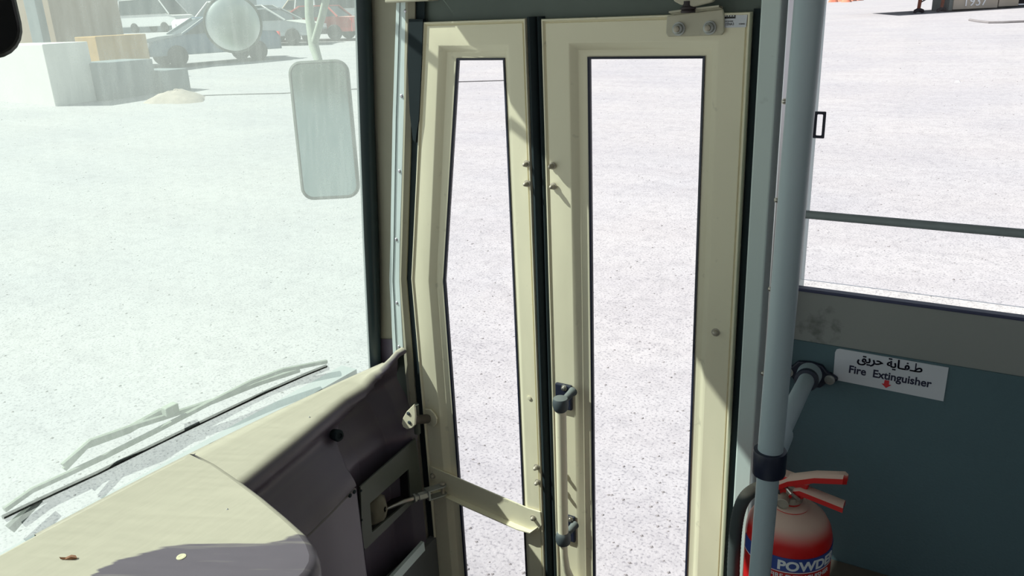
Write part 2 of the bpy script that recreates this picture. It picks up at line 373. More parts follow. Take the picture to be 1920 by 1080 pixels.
# ------------------------------------------------------------------ the yard outside
def yard():
    rs = [0, 1.5, 3, 4, 5, 6, 8, 10, 13, 17, 22, 28, 34, 41, 48, 52, 60, 75, 100, 150, 250, 420]; seg = 96
    vs = [(0, 0, 0)]; fs = []
    for r in rs[1:]:
        for k in range(seg):
            a = k*2*math.pi/seg; x, y = r*math.cos(a), r*math.sin(a)
            vs.append((x, y, gz(x, y)))
    for k in range(seg): fs.append((0, 1+k, 1+(k+1) % seg))
    for i in range(len(rs)-2):
        for k in range(seg):
            a = 1+i*seg+k; b = 1+i*seg+(k+1) % seg; fs.append((a, a+seg, b+seg, b))
    o = MB().add(vs, fs).build('ground', 'gravel_ground', smooth='all'); tag(o, kind='structure')
yard()
def stones():
    b = MB(); rnd = random.Random(3)
    for i in range(5200):
        r = 2.6+26*rnd.random()**1.7; a = math.radians(rnd.uniform(35, 175)) if False else rnd.uniform(.95, 2.95)
        x, y = r*math.cos(a), r*math.sin(a)
        if y < 1.8 and x > -1.8: continue
        s = rnd.uniform(.004, .011)*(1+r*.03); z = gz(x, y)
        vs = [(x+s*rnd.uniform(.7, 1.3)*dx, y+s*rnd.uniform(.7, 1.3)*dy, z+s*.6*rnd.uniform(.6, 1)*dz) for dx, dy, dz in ((1,0,0),(0,1,0),(-1,0,0),(0,-1,0),(.2,.1,1))]
        b.add(vs, [(0,1,4),(1,2,4),(2,3,4),(3,0,4)])
    o = b.build('gravel', 'stone_dark'); tag(o, 'loose dark gravel scattered over the pale yard', 'gravel', kind='stuff')
stones()
# ------------------------------------------------------------------ the bus shell
def shell(name, mb, m_, **k):
    o = mb.build(name, m_, **k); tag(o, kind='structure'); return o
LX0, LX1 = P(1427, 0, 1.455).x, P(1490, 0).x          # rear door post
WSILL = 1.775
WT = 2.55
shell('ceiling', MB().box(-1.42, 5.0, -.95, 1.56, 2.76, 2.80), 'ceiling_cream')
shell('floor', MB().box(-1.48, 5.0, -.9, .72, .90, .95).box(LX1, 5.0, .72, 1.5, .90, .95), 'floor_grey')
shell('floor_step', MB().box(-1.25, LX1, .72, 1.56, .34, .38).box(-1.25, LX1, .70, .72, .38, .95).box(LX1, LX1+.02, .72, 1.5, .38, .95).box(-1.25, -1.23, .72, 1.5, .38, .9), 'floor_grey')
shell('wall_rear', MB().box(5.0, 5.05, -.95, 1.56, .35, 2.75), 'ceiling_cream')
wl = MB().box(-1.2, 5.05, -.95, -.9, .35, 1.70).box(-1.15, 5.05, -.95, -.9, 2.50, 2.75)
for x in (-1.2, -.1, 1.1, 2.3, 3.5, 4.95): wl.box(x, x+.08, -.95, -.9, 1.70, 2.50)
shell('wall_left', wl, 'ceiling_cream')
wr = MB().box(LX1+.01, 5.05, 1.50, 1.56, .35, 1.70)
wr.box(-1.2, 5.05, 1.5, 1.56, WT, 2.75)
for x in (1.3, 2.5, 3.7, 4.97): wr.box(x, x+.08, 1.5, 1.56, 1.7, WT)
shell('wall_right', wr, 'grey_band')
shell('wall_front', MB().add([(wx(y, z)-d, y, z) for z in (2.607, 2.84) for d in (0, .05) for y in [-.95+i*.125 for i in range(21)]],
      [(i, i+1, i+22, i+21) for i in range(20)]+[(42+i, 42+i+1, 63+i+1, 63+i) for i in range(20)]+[(i, i+1, 43+i, 42+i) for i in range(20)]+[(21+i, 22+i, 64+i, 63+i) for i in range(20)]
      +[(0,21,63,42),(20,41,83,62)]).box(-1.515, -1.46, -.95, 1.5, .35, 1.372), 'bus_front')
# header box over the door: dark recess, cream cover above it
hb = MB().box(P(770, 35).x-.02, LX0, 1.515, 1.56, 2.262, WT)
shell('wall_header', hb, 'dark_header')
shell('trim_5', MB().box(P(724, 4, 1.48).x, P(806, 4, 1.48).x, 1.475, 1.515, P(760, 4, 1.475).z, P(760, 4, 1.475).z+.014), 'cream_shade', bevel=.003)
# rear door post: pale board, slim aluminium strip with screws, return beyond it
PB = MB().box(LX0, P(1478, 0).x, 1.455, 1.56, .40, 2.70)
post = shell('trim_1', PB, 'pale_grey_paint', bevel=.003)
st = shell('trim_2', MB().box(P(1478, 0, 1.45).x, P(1488, 0, 1.45).x+.004, 1.448, 1.50, .40, 2.70), 'aluminium', bevel=.002)
for py, px in ((190, 1471), (375, 1457), (542, 1445), (700, 1431), (860, 1420)):
    bolt('screw', P(px, py, 1.448), (0, -1, 0), st, .0035, .004, 'steel')
shell('wall_post', MB().box(P(1488, 0).x+.004, P(1513, 300).x, 1.50, 1.56, .40, 2.70), 'pale_grey_paint')
# side wall below the window: grey band, teal lining, ledge
x0 = P(1488, 0).x+.008
band = shell('wall_band', MB().box(x0, 5, 1.495, 1.50, P(1490, 634).z, WSILL), 'band_grey')
lin = shell('wall_lining', MB().box(x0, 5, 1.492, 1.50, .95, P(1490, 634).z), 'teal_panel')
shell('trim_3', MB().box(x0, 5, 1.492, 1.512, WSILL-.002, WSILL+.004), 'sill_trim', bevel=.002)
shell('trim_4', MB().box(x0, 5, 1.38, 1.492, .95, 1.212), 'brown_floor', bevel=.004)

# ------------------------------------------------------------------ side window beside the post
w2 = empty('window_2', (.5, 1.53, 2.1)); tag(w2, kind='structure')
wxl = P(1513, 300).x-.012
MB().box(wxl, 1.3, 1.528, 1.532, WSILL+.01, WT).build('pane', 'clear_glass', w2)
MB().box(wxl, wxl+.010, 1.515, 1.545, WSILL+.01, WT).build('frame', 'rubber_navy', w2, bevel=.002)
zt, zb = P(1514, 394.6, 1.46).z, P(1512, 409.7, 1.46).z
MB().tube([(wxl-.02, 1.46, (zt+zb)/2), (1.3, 1.46, (zt+zb)/2)], (zt-zb)/2, 14).build('guard_rail', 'bar_grey', w2, smooth=True)
c = P(1537, 234, 1.52); hw, hh = .0098, .0235
ring = [(c.x-hw, c.z-hh), (c.x+hw, c.z-hh), (c.x+hw, c.z+hh), (c.x-hw, c.z+hh)]; inr = inset(ring, .0050)
k = MB().loft([xz(ring, 1.516), xz(inr, 1.516), xz(inr, 1.520), xz(ring, 1.520)], wrap=True)
k.build('catch', 'rubber_navy', w2, bevel=.0015)
for n_, (a, b_) in enumerate(((1.38, 2.5), (2.58, 3.7), (3.78, 4.97))):
    shell('window_%d' % (n_+3), MB().box(a, b_, 1.528, 1.532, 1.71, WT), 'clear_glass')

# ------------------------------------------------------------------ windscreen
w1 = empty('window_1', (-1.3, .3, 1.5)); tag(w1, kind='structure')
ys = [-.88+i*(2.39/46) for i in range(47)]; zs = [1.31+i*1.32/12 for i in range(13)]
vs = [(wx(y, z), y, z) for z in zs for y in ys]
g = MB().add(vs, [(i*47+j, i*47+j+1, (i+1)*47+j+1, (i+1)*47+j) for i in range(12) for j in range(46)])
g.build('pane', 'dusty_glass', w1, smooth='all')
sl = [(655, -220), (661, -110), (668, 0), (675, 225), (683, 450), (690, 600), (695, 700)]
sr = [(683, -220), (690, -110), (697, 0), (703, 225), (711, 450), (714, 600), (716, 700)]
rings = []
for a, b_ in zip(sl, sr):
    q0, q1 = S(*a, -.004), S(*b_, -.004); ux = (q1-q0); nn = Vector((1, -.7, 0)).normalized()
    rings.append([q0-nn*.02, q0, q0+ux*.2+nn*.009, q0+ux*.5+nn*.015, q0+ux*.8+nn*.014, q1, q1-nn*.02])
MB().loft(rings).build('rubber_seal', 'seal_rubber', w1, smooth=True)
sealR = [r[5] for r in rings]
# pillar board between the seal and the riveted strip
strL = [(748, -220), (746, -110), (744, 5), (741, 100), (737, 225), (733, 450), (731, 525), (738, 665)]
strR = [(772, -220), (770, -110), (768, 30), (763, 100), (757, 225), (750, 450), (749, 530), (757, 672)]
YS = 1.498
def interp(lst, py):
    for a, b_ in zip(lst, lst[1:]):
        if a[1] <= py <= b_[1]: return a[0]+(b_[0]-a[0])*(py-a[1])/(b_[1]-a[1])
    return lst[-1][0]
prs = []
for py in (-200, -110, 0, 225, 450, 525, 600, 636):
    a = S(interp(sr, py)-1, py, -.003); b_ = P(interp(strL, py)+6, py, YS+.008)
    prs.append([a, b_, b_+Vector((-.03, .02, 0)), a+Vector((-.01, .05, 0))])
shell('wall_pillar', MB().loft(prs), 'pillar_board_shaded')
prs = []
for py in (636, 660, 700):
    a = S(interp(sr, py)-1, py, -.006); b_ = P(interp(strL, py)+6, py, YS+.002)
    prs.append([a, b_, b_+Vector((-.03, .05, 0)), a+Vector((-.01, .05, 0))])
shell('trim_7', MB().loft(prs), 'dash_plastic')
rivs = MB().loft([[P(interp(strL, y), y, YS), P(interp(strR, y), y, YS), P(interp(strR, y), y, YS)+Vector((0, .006, 0)), P(interp(strL, y), y, YS)+Vector((0, .006, 0))] for y in (-220, -110, 5, 100, 225, 450, 527, 665)])
rs_ = shell('trim_8', rivs, 'brushed_strip', bevel=.0012)
MB().loft([[P(interp(strL, y)-d0, y, YS-.0025), P(interp(strL, y)+5, y, YS-.0025), P(interp(strL, y)+5, y, YS), P(interp(strL, y)-d0, y, YS)] for d0 in (1,) for y in (-220, -110, 5, 100, 225, 450, 527, 665)]).build('edge_lip', 'brushed_strip', rs_)
for px, py in ((760, 21), (753, 180), (749, 321), (743, 449), (744, 568), (748, 650)):
    r = MB().lathe(P(px, py, YS), (0, -1, 0), [(.0042, 0), (.0042, .001), (.003, .0024), (.0015, .003)], 14).build('rivet', 'aluminium', rs_, smooth=True)

shell('wall_corner', MB().prism([P(a, b_, 1.53) for a, b_ in ((704, -220), (794, -220), (790, 40), (780, 225), (770, 522), (784, 675), (800, 855), (820, 1080), (836, 1250), (560, 1250), (640, 800), (706, 690), (704, 450), (696, 225), (690, 0))], (0, .03, 0)), 'dark_header')
# door jamb following the bent leading edge of the door
leafL = [(797, -110), (795, 40), (784, 225), (775, 450), (772, 522), (776, 560), (786, 675), (800, 855), (822, 1080), (834, 1200)]
jamb = [[(strR[1][0]-12, -110), (768, -110)]]
jl = [(757, -110), (757, 60), (755, 225), (750, 450), (748, 525), (752, 600), (758, 675), (774, 855), (792, 1080), (801, 1200)]
rg, rr_ = [], []
for y in (-110, 35, 225, 450, 522, 560, 675, 855, 1080, 1200):
    a = P(interp(jl, y), y, 1.500); e = P(interp(leafL, y)-2, y, 1.512); mid = interp(jl, y)*.45+interp(leafL, y)*.55
    m1 = P(mid, y, 1.502); m2 = P(mid+3, y, 1.51)
    rg.append([a, a*.5+m1*.5+Vector((0, -.006, 0)), m1, m2, m2+Vector((0, .05, 0)), a+Vector((0, .05, 0))])
    rr_.append([P(mid+1, y, 1.507), P(interp(leafL, y)+1, y, 1.506), P(interp(leafL, y)+1, y, 1.52), P(mid+1, y, 1.52)])
shell('trim_9', MB().loft(rg), 'jamb_shaded', smooth=True)
MB().loft(rr_).build('rubber_lip', 'rubber', bpy.data.objects['trim_9'])
fl = [(766, 36), (793, 36), (790, 120), (785, 225), (781, 250), (779, 268), (774, 262), (768, 210), (764, 120)]
MB().prism([P(a, b_, 1.494) for a, b_ in fl], (0, .012, 0)).build('rubber_flap', 'rubber', bpy.data.objects['trim_9'])

# ------------------------------------------------------------------ door leaves
YD = 1.50
def leaf(name, outer, rec, hole, bead=True):
    e = empty(name, (outer[2][0], YD, .40)); tag(e, kind='structure')
    o1 = inset(outer, .0035); o2 = inset(outer, .006); o3 = inset(outer, .0075); o4 = inset(outer, .009)
    i1 = inset(rec, .012); i2 = inset(hole, -.004)
    rings = [xz(outer, YD+.026), xz(outer, YD-.001), xz(inset(outer, .001), YD-.003), xz(o1, YD-.003), xz(o2, YD+.002), xz(o3, YD+.003), xz(o4, YD),
             xz(inset(rec, -.003), YD), xz(rec, YD+.001), xz(i1, YD+.014), xz(inset(i1, .002), YD+.015), xz(i2, YD+.015), xz(hole, YD+.017), xz(hole, YD+.026)]
    MB().loft(rings, wrap=True).build('leaf_panel', 'cream_paint', e, smooth=True)
    h2 = inset(hole, .0045)
    MB().loft([xz(hole, YD+.013), xz(h2, YD+.015), xz(h2, YD+.022), xz(hole, YD+.025)], wrap=True).build('window_gasket', 'rubber_navy', e)
    MB().prism(xz(h2, YD+.0185), (0, .003, 0)).build('pane', 'clear_glass', e)
    return e
X = lambda px, py: P(px, py, YD).x
Z = lambda px, py: P(px, py, YD).z
zb = .40
xl, xr = X(772, 522), X(1000, 450)
zt, zbend = Z(890, 38), Z(772, 522)
o1 = [(X(795, 40), zt), (xr, zt), (xr, zb), (xl, zb), (xl, zbend)]
r1 = [(X(823, 86), Z(880, 86)), (X(957, 225), Z(880, 86)), (X(960, 300), .50), (X(804, 522), .50), (X(804, 522), zbend)]
h1 = [(X(849, 111), Z(890, 110)), (X(939, 111), Z(890, 110)), (X(939, 111)+.001, .54), (X(824, 522), .54), (X(824, 522), zbend)]
r1[1] = (X(952, 86), r1[1][1]); r1[2] = (X(952, 86), .50)
d1 = leaf('door_1', o1, r1, h1)
x2l, x2r = X(1015, 36)+.0005, X(1406, 60)
zt2 = Z(1150, 31)
o2 = [(x2l, zt2), (x2r, zt2), (x2r, zb), (x2l, zb)]
r2 = [(X(1067, 90), Z(1200, 80)), (X(1345, 90), Z(1200, 80)), (X(1345, 90), .50), (X(1067, 90), .50)]
h2 = [(X(1096, 130), Z(1200, 107)), (X(1316, 130), Z(1200, 107)), (X(1316, 130), .54), (X(1096, 130), .54)]
d2 = leaf('door_2', o2, r2, h2)
# rubber edges: between the leaves and against the rear post
xm = (xr+x2l)/2
def rub(name, xa, xb, par, ymin=YD-.004, n=2):
    b = MB(); wd = (xb-xa)/n
    for i in range(n):
        a = xa+i*wd
        sec = [(a, YD+.03), (a, ymin+.010), (a+wd*.18, ymin+.003), (a+wd*.5, ymin), (a+wd*.82, ymin+.003), (a+wd, ymin+.010), (a+wd, YD+.03)]
        b.loft([[Vector((p[0], p[1], z)) for p in sec] for z in (zb, zt+.003)])
    b.build(name, 'rubber', par, smooth=True)
rub('rubber_edge', xr, xm+.002, d1, n=1); rub('rubber_edge', xm+.002, x2l, d2, YD+.002, n=1)
rub('rubber_edge', x2r, LX0-.001, d2, YD+.006, n=1)
N = (0, -1, 0)
for px, py in ((985, 306), (986, 343), (1004, 874), (1006, 902)): bolt('bolt', P(px+3, py+1, YD-.003), N, d1, .0052, .016, 'dusty_steel')
for px, py in ((1033, 310), (1035, 348), (1054, 888), (1054, 920)): bolt('bolt', P(px+3, py+1, YD-.003), N, d2, .0052, .016, 'dusty_steel')
hb_ = bolt('bolt', P(1342, 623, YD), N, d2, .0058, .010, 'dusty_steel')
MB().lathe(P(992, 746, YD-.001), N, [(.0055, 0), (.0055, .0012), (.0035, .0016)], 16).build('plug', 'cream_paint', d1, smooth=True)
# drag bracket across the narrow leaf
def bar3(pts, t, name, m_, par, bevel=.0015): return MB().prism(pts, t).build(name, m_, par, bevel=bevel)
YB = YD-.006
ups = [(806, 874), (990, 953), (1013, 960), (1016, 985), (1007, 997), (985, 992), (975, 989), (845, 930), (806, 915)]
br = bar3([P(a, b_, YB) for a, b_ in ups], (0, .004, 0), 'drag_bracket', 'cream_paint', d1)
lip = [(806, 915), (845, 930), (975, 987), (998, 996), (1008, 990)]
fo = [P(a, b_, YB) for a, b_ in lip]
fb = [q+Vector((0, -.016, -.001)) for q in fo]; fb[-1] = fo[-1]+Vector((0, -.004, 0)); fb[-2] = fo[-2]+Vector((0, -.012, 0))
mb = MB(); up = Vector((0, 0, .003))
mb.loft([[a, b_, b_+up, a+up] for a, b_ in zip(fo, fb)]); mb.add([fo[0], fb[0], fb[0]+up, fo[0]+up], [(0, 1, 2, 3)])
mb.build('flange', 'cream_paint', br)
for px, py in ((812, 892), (1000, 971)): bolt('bolt', P(px, py, YB), N, br, .0055, .010, 'dusty_steel')
# clevis and rod of the door cylinder
cy = empty('door_actuator', P(780, 930, 1.44)); tag(cy, 'grey door actuator rod with forked clevis end beside the narrow door leaf', 'actuator')
c0 = P(830, 918, 1.478); c1 = PX(758, 940, -1.215); c2 = PX(722, 955, -1.250); dr = (c1-c0).normalized()
sd_ = Vector((0, 0, 1)); 
for s_ in (1, -1):
    a = c0+sd_*.011*s_; b_ = c0+dr*.050+sd_*.011*s_; wv = dr.cross(sd_).normalized()*.012
    ob = [a-dr*.010+wv*.5, a-dr*.013, a-dr*.010-wv*.5, a-wv, b_-wv, b_+wv, a+wv]
    MB().prism(ob, (0, 0, .0035*s_)).build('clevis_fork', 'greenish_metal' if False else 'zinc', cy, bevel=.001)
MB().prism([c0+dr*.046+wv+sd_*.0145, c0+dr*.046-wv+sd_*.0145, c0+dr*.046-wv-sd_*.0145, c0+dr*.046+wv-sd_*.0145], dr*.006).build('clevis_bridge', 'zinc', cy)
MB().lathe(c0+Vector((0, 0, -.018)), (0, 0, 1), [(.005, 0), (.005, .034), (.0075, .0345), (.0075, .038), (.005, .040)], 18).build('clevis_pin', 'dusty_steel', cy, smooth=True)
MB().lathe(c0+dr*.052, dr, [(.011, 0), (.011, .026), (.008, .027), (.008, .034), (.012, .035), (.012, .041)], 6).build('lock_nut', 'zinc', cy)
MB().tube([c0+dr*.09, c1, c2], [.0062, .0062, .0045], 12).build('rod', 'steel', cy, smooth=True)
# pivot brackets at the jamb
pv = empty('hinge_bracket', P(790, 790, 1.47)); tag(pv, 'pair of rounded cream hinge ears with green screws beside the dash end', 'bracket')
def ear(name, pts, y, m_='cream_paint'):
    return MB().prism([P(a, b_, y) for a, b_ in pts], (0, .005, 0)).build(name, m_, pv, bevel=.0015)
e1 = ear('hinge_ear', [(776, 758), (770, 764), (762, 772), (755, 784), (753, 794), (756, 801), (763, 805), (772, 803), (778, 797), (779, 780), (778, 766)], 1.40)
for px, py in ((766, 775), (768, 792)):
    MB().lathe(P(px, py, 1.40), N, [(.0052, 0), (.005, .002), (.003, .0028)], 16).build('screw', 'ball_plastic', e1, smooth=True)
ear('hinge_ear', [(796, 767), (806, 768), (814, 776), (819, 786), (818, 795), (813, 800), (806, 799), (800, 796), (796, 785)], 1.488)
MB().tube([P(779, 758, 1.45), P(783, 812, 1.45)], .0085, 14).build('hinge_pin', 'greenish_metal', pv, smooth=True)
MB().tube([P(772, 788, 1.408), P(782, 787, 1.45), P(802, 785, 1.486)], .012, 12).build('hinge_knuckle', 'brown_floor', pv, smooth=True)
# grab handle on the wide leaf
ya = 1.445
ct, cb = P(1051, 757, ya), P(1056, 1009, ya)
gh = MB().tube([ct, cb], .0128, 24).build('grab_handle', 'cream_paint', d2, smooth=True)
for cc, d_ in ((ct, 1), (cb, -1)):
    prof = [(.004, -.020), (.012, -.019), (.0165, -.013), (.0185, -.004), (.0185, .004), (.0170, .012), (.0160, .014), (.010, .0155), (.003, .016)]
    MB().lathe(cc, (0, 0, d_), prof, 28).build('end_cap', 'ball_plastic', gh, smooth=True)
for (x0_, y0_, x1_, y1_, sx_, sy_), cc in (((1044, 715, 1075, 765, 1058, 727), ct), ((1062, 962, 1081, 1012, 1070, 973), cb)):
    a, b_ = P(x0_, y0_, YD), P(x1_, y1_, YD)
    if cc is cb: a.x -= .012
    pl = MB().box(a.x, b_.x, YD-.010, YD-.0005, b_.z-.004, a.z).build('mounting_plate', 'rubber_navy', gh, bevel=.003)
    MB().lathe(P(sx_, sy_, YD-.010), N, [(.0075, 0), (.0075, .002), (.0045, .003), (.0045, .008), (.003, .009)], 14).build('screw', 'steel', gh, smooth=True)
    MB().tube([cc+Vector((0, .010, .0)), Vector((cc.x+.008, YD-.018, cc.z+.012)), Vector((cc.x+.008, YD-.009, cc.z+.012))], [.008, .009, .011], 16).build('standoff', 'ball_plastic', gh, smooth=True)
lo = [cb+Vector((0, 0, -.016)), cb+Vector((.001, 0, -.05)), cb+Vector((.004, .004, -.09)), cb+Vector((.010, .012, -.12)), cb+Vector((.014, .028, -.15)), cb+Vector((.014, YD-ya, -.17))]
MB().tube(lo, .0098, 18).build('lower_tube', 'cream_paint', gh, smooth=True)
# arm plate, bolts and link at the top of the wide leaf
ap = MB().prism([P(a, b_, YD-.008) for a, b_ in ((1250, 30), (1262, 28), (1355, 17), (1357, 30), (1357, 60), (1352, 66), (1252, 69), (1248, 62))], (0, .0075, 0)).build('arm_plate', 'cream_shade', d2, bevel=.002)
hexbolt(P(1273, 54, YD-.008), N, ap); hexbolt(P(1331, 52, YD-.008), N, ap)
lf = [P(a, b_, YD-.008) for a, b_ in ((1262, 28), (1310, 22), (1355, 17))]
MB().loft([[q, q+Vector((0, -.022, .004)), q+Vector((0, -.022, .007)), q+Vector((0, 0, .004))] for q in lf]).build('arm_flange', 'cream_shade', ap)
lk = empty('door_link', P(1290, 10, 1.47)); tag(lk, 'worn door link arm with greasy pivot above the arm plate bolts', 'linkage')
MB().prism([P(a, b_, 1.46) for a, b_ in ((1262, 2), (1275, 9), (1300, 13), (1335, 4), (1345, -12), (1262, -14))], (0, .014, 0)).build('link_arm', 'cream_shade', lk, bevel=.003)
MB().lathe(P(1290, 24, 1.468), (0, 0, 1), [(.013, 0), (.013, .004), (.011, .005), (.0135, .006), (.0135, .010), (.010, .011), (.010, .020)], 18).build('pivot', 'trailer_steel', lk, smooth=True)
MB().prism([P(1282, 0, 1.452), P(1310, -2, 1.452), P(1310, -20, 1.452), P(1282, -20, 1.452)], (0, .006, 0)).build('pale_clip', 'label_white', lk)
# sticker in the top corner
stk = MB().prism([P(a, b_, YD-.0002) for a, b_ in ((1357, 26), (1402, 24.5), (1399, 51), (1357, 52))], (0, -.0006, 0)).build('sticker', 'print_white', d2)
ux, uy = (P(1400, 27)-P(1357, 28)).normalized(), Vector((0, 0, 1))
def bx(px0, py0, px1, py1, m_, nm, par, y=YD-.0009):
    a, b_ = P(px0, py0, y), P(px1, py1, y)
    return MB().box(a.x, b_.x, y-.0003, y, b_.z, a.z).build(nm, m_, par)
bk = bx(1358, 28, 1379, 34.5, 'print_black', 'logo_block', stk)
for i in range(4): bx(1359.5+i*4.8, 29, 1362.5+i*4.8, 30.8, 'label_white', 'logo_bar', bk, YD-.0013)
text('15NA3', .0065, 'print_black', stk, P(1368, 47.5, YD-.001), ux, uy, sx=.8)
text('A110 0506', .0032, 'print_black', stk, P(1367, 41, YD-.001), ux, uy)
text('KA0405', .0032, 'print_black', stk, P(1391, 46, YD-.001), ux, uy)

# ------------------------------------------------------------------ dash
def lerp(l, y):
    if y <= l[0][0]: return l[0][1]
    for a, b_ in zip(l, l[1:]):
        if y <= b_[0]: return a[1]+(b_[1]-a[1])*(y-a[0])/(b_[0]-a[0])
    return l[-1][1]
def ss(t): t = max(0, min(1, t)); return t*t*(3-2*t)
ZD = 1.42; K = 1.1
edge = [(.5, -1.22), (.913, -1.251), (1.10, -1.282), (1.29, -1.318), (1.40, -1.318), (1.45, -1.29), (1.49, -1.275)]
zdrop = [(0.5, 0), (1.36, 0), (1.42, -.018), (1.47, -.055), (1.49, -.060)]
yb = [(0, 1.235), (1.23, 1.232), (1.28, 1.225), (1.325, 1.235), (1.36, 1.27), (1.382, 1.33), (1.40, 1.41), (1.412, 1.46), (1.6, 1.50)]
def face(y, z):
    xe = lerp(edge, y); d = ZD-z
    roll = .030*math.sqrt(max(0, 1-(1-min(d, .035)/.035)**2))
    x = xe+roll
    x += -.016*math.exp(-((d-.060)/.022)**2) + .050*ss((d-.075)/.11)
    k = ss((lerp(yb, z)-y)/.022)
    x -= .046*(1-k)*ss((d-.004)/.02)
    # moulded lip along the fold and shut lines of the lower panel
    e = abs(y-(lerp(yb, z)-.012)); x += .007*math.exp(-(e/.006)**2)*ss((d-.01)/.02)
    if z < 1.235 and abs(y-1.212) < .0022: x -= .012
    if abs(z-1.233) < .0022 and y < 1.212: x -= .012
    return x
ysd = sorted(set([.60+i*.018 for i in range(60)] + [1.2095, 1.2105, 1.2135, 1.2145] + [1.19+i*.003 for i in range(100)]))
ysd = [y for y in ysd if y <= 1.49]
zsd = sorted(set([ZD-.0006*i*i for i in range(9)] + [ZD-.042-.004*i for i in range(115)] + [.90-.05*i for i in range(10)] + [1.2365, 1.2345, 1.2315, 1.2295]), reverse=True)
yend = []
for a, b_ in ((757, 668), (759, 690), (766, 740), (776, 830), (786, 930), (798, 1060), (806, 1150)):
    xq = -1.27
    for _ in range(6): qq = PX(a, b_, xq); xq = face(min(1.499, qq.y), min(qq.z, ZD-.002))
    yend.append((3-qq.z, min(qq.y+.004, 1.499)))
yend.sort()
rows = []
for y in ysd:
    dz = lerp(zdrop, y); xg = dg(y); xe = lerp(edge, y)
    col = [Vector((xg-.004, y, .46)), Vector((xg-.004, y, ZD-.02)), Vector((xg, y, ZD))] + [Vector((xg+(xe-xg)*t, y, ZD-dz*t*t)) for t in (.25, .5, .75, .9)]
    col += [Vector((face(y, z), y, z-dz*max(0, 1-(ZD-z)/.1))) for z in zsd]
    for q in col:
        ym = lerp(yend, 3-q.z)
        if q.y > 1.32: q.y = 1.32+(q.y-1.32)*(ym-1.32)/(ysd[-1]-1.32)
    rows.append(col)
dash = empty('dashboard', (-1.2, .8, .95)); tag(dash, 'purple-grey moulded dashboard under thick pale dust below the windscreen', 'dashboard')
MB().loft(rows, close=False).build('cowl_panel', 'dash_plastic', dash, smooth='all')
kn = PX(632, 816, -1.272)
MB().lathe(kn, (1, -.15, .1), [(.013, -.012), (.0145, .0), (.0145, .006), (.012, .010), (.007, .0105), (.006, .007), (.001, .007)], 24).build('air_nozzle', 'rubber', dash, smooth=True)
def onface(px, py, off=0):
    d = ray(px, py)/FOC; a, b_ = .6, 2.6; t = a
    while t < b_:
        q = CAM+d*t
        if q.z < ZD+.03 and q.x < face(q.y, q.z)+off: break
        t += .0015
    return CAM+d*t
for px, py in ((656, 929), (664, 922)):
    MB().lathe(onface(px, py, .001), (1, 0, 0), [(.005, 0), (.005, .002), (.003, .0032)], 14).build('screw', 'rubber', dash, smooth=True)
# hood of the dash with the wiped patch
hood = [PZ(a, b_, ZD) for a, b_ in ((345, 845), (371, 850), (408, 868), (445, 893), (495, 930), (540, 967), (575, 998), (590, 1018), (598, 1040), (597, 1056), (585, 1078))]
hood = [Vector((p.x, p.y, 0)) for p in hood]
hood[0] = Vector((dg(.965)+.003, .965, 0)); hood[1].x = -1.402
hood += [Vector((-.88, .60, 0)), Vector((-.88, .3, 0)), Vector((-.88, -.88, 0)), Vector((dg(-.88), -.88, 0)), Vector((dg(.3), .3, 0)), Vector((dg(.6), .6, 0)), Vector((dg(.85), .85, 0))]
h2d = [(p.x, p.y) for p in hood]
def ringz(ins, z): return [Vector((p[0], p[1], z)) for p in inset(h2d, ins)]
wip_px = [(140, 1120), (185, 1070), (235, 1048), (300, 1032), (350, 1024), (430, 1024), (500, 1025), (530, 1017), (575, 1001), (620, 990), (640, 1120)]
wpoly = [(PZ(a, b_, ZD).x, PZ(a, b_, ZD).y) for a, b_ in wip_px]
def inside(p, poly):
    c_ = False; n = len(poly)
    for i in range(n):
        (x1, y1), (x2, y2) = poly[i], poly[(i+1) % n]
        if (y1 > p[1]) != (y2 > p[1]) and p[0] < (x2-x1)*(p[1]-y1)/(y2-y1)+x1: c_ = not c_
    return c_
def sdist(p, poly):
    d = 9; n = len(poly); p = Vector(p)
    for i in range(n):
        a, b_ = Vector(poly[i]), Vector(poly[(i+1) % n]); t = max(0, min(1, (p-a).dot(b_-a)/max(1e-9, (b_-a).length_squared)))
        d = min(d, (a+(b_-a)*t-p).length)
    return d if inside(p, poly) else -d
import bmesh
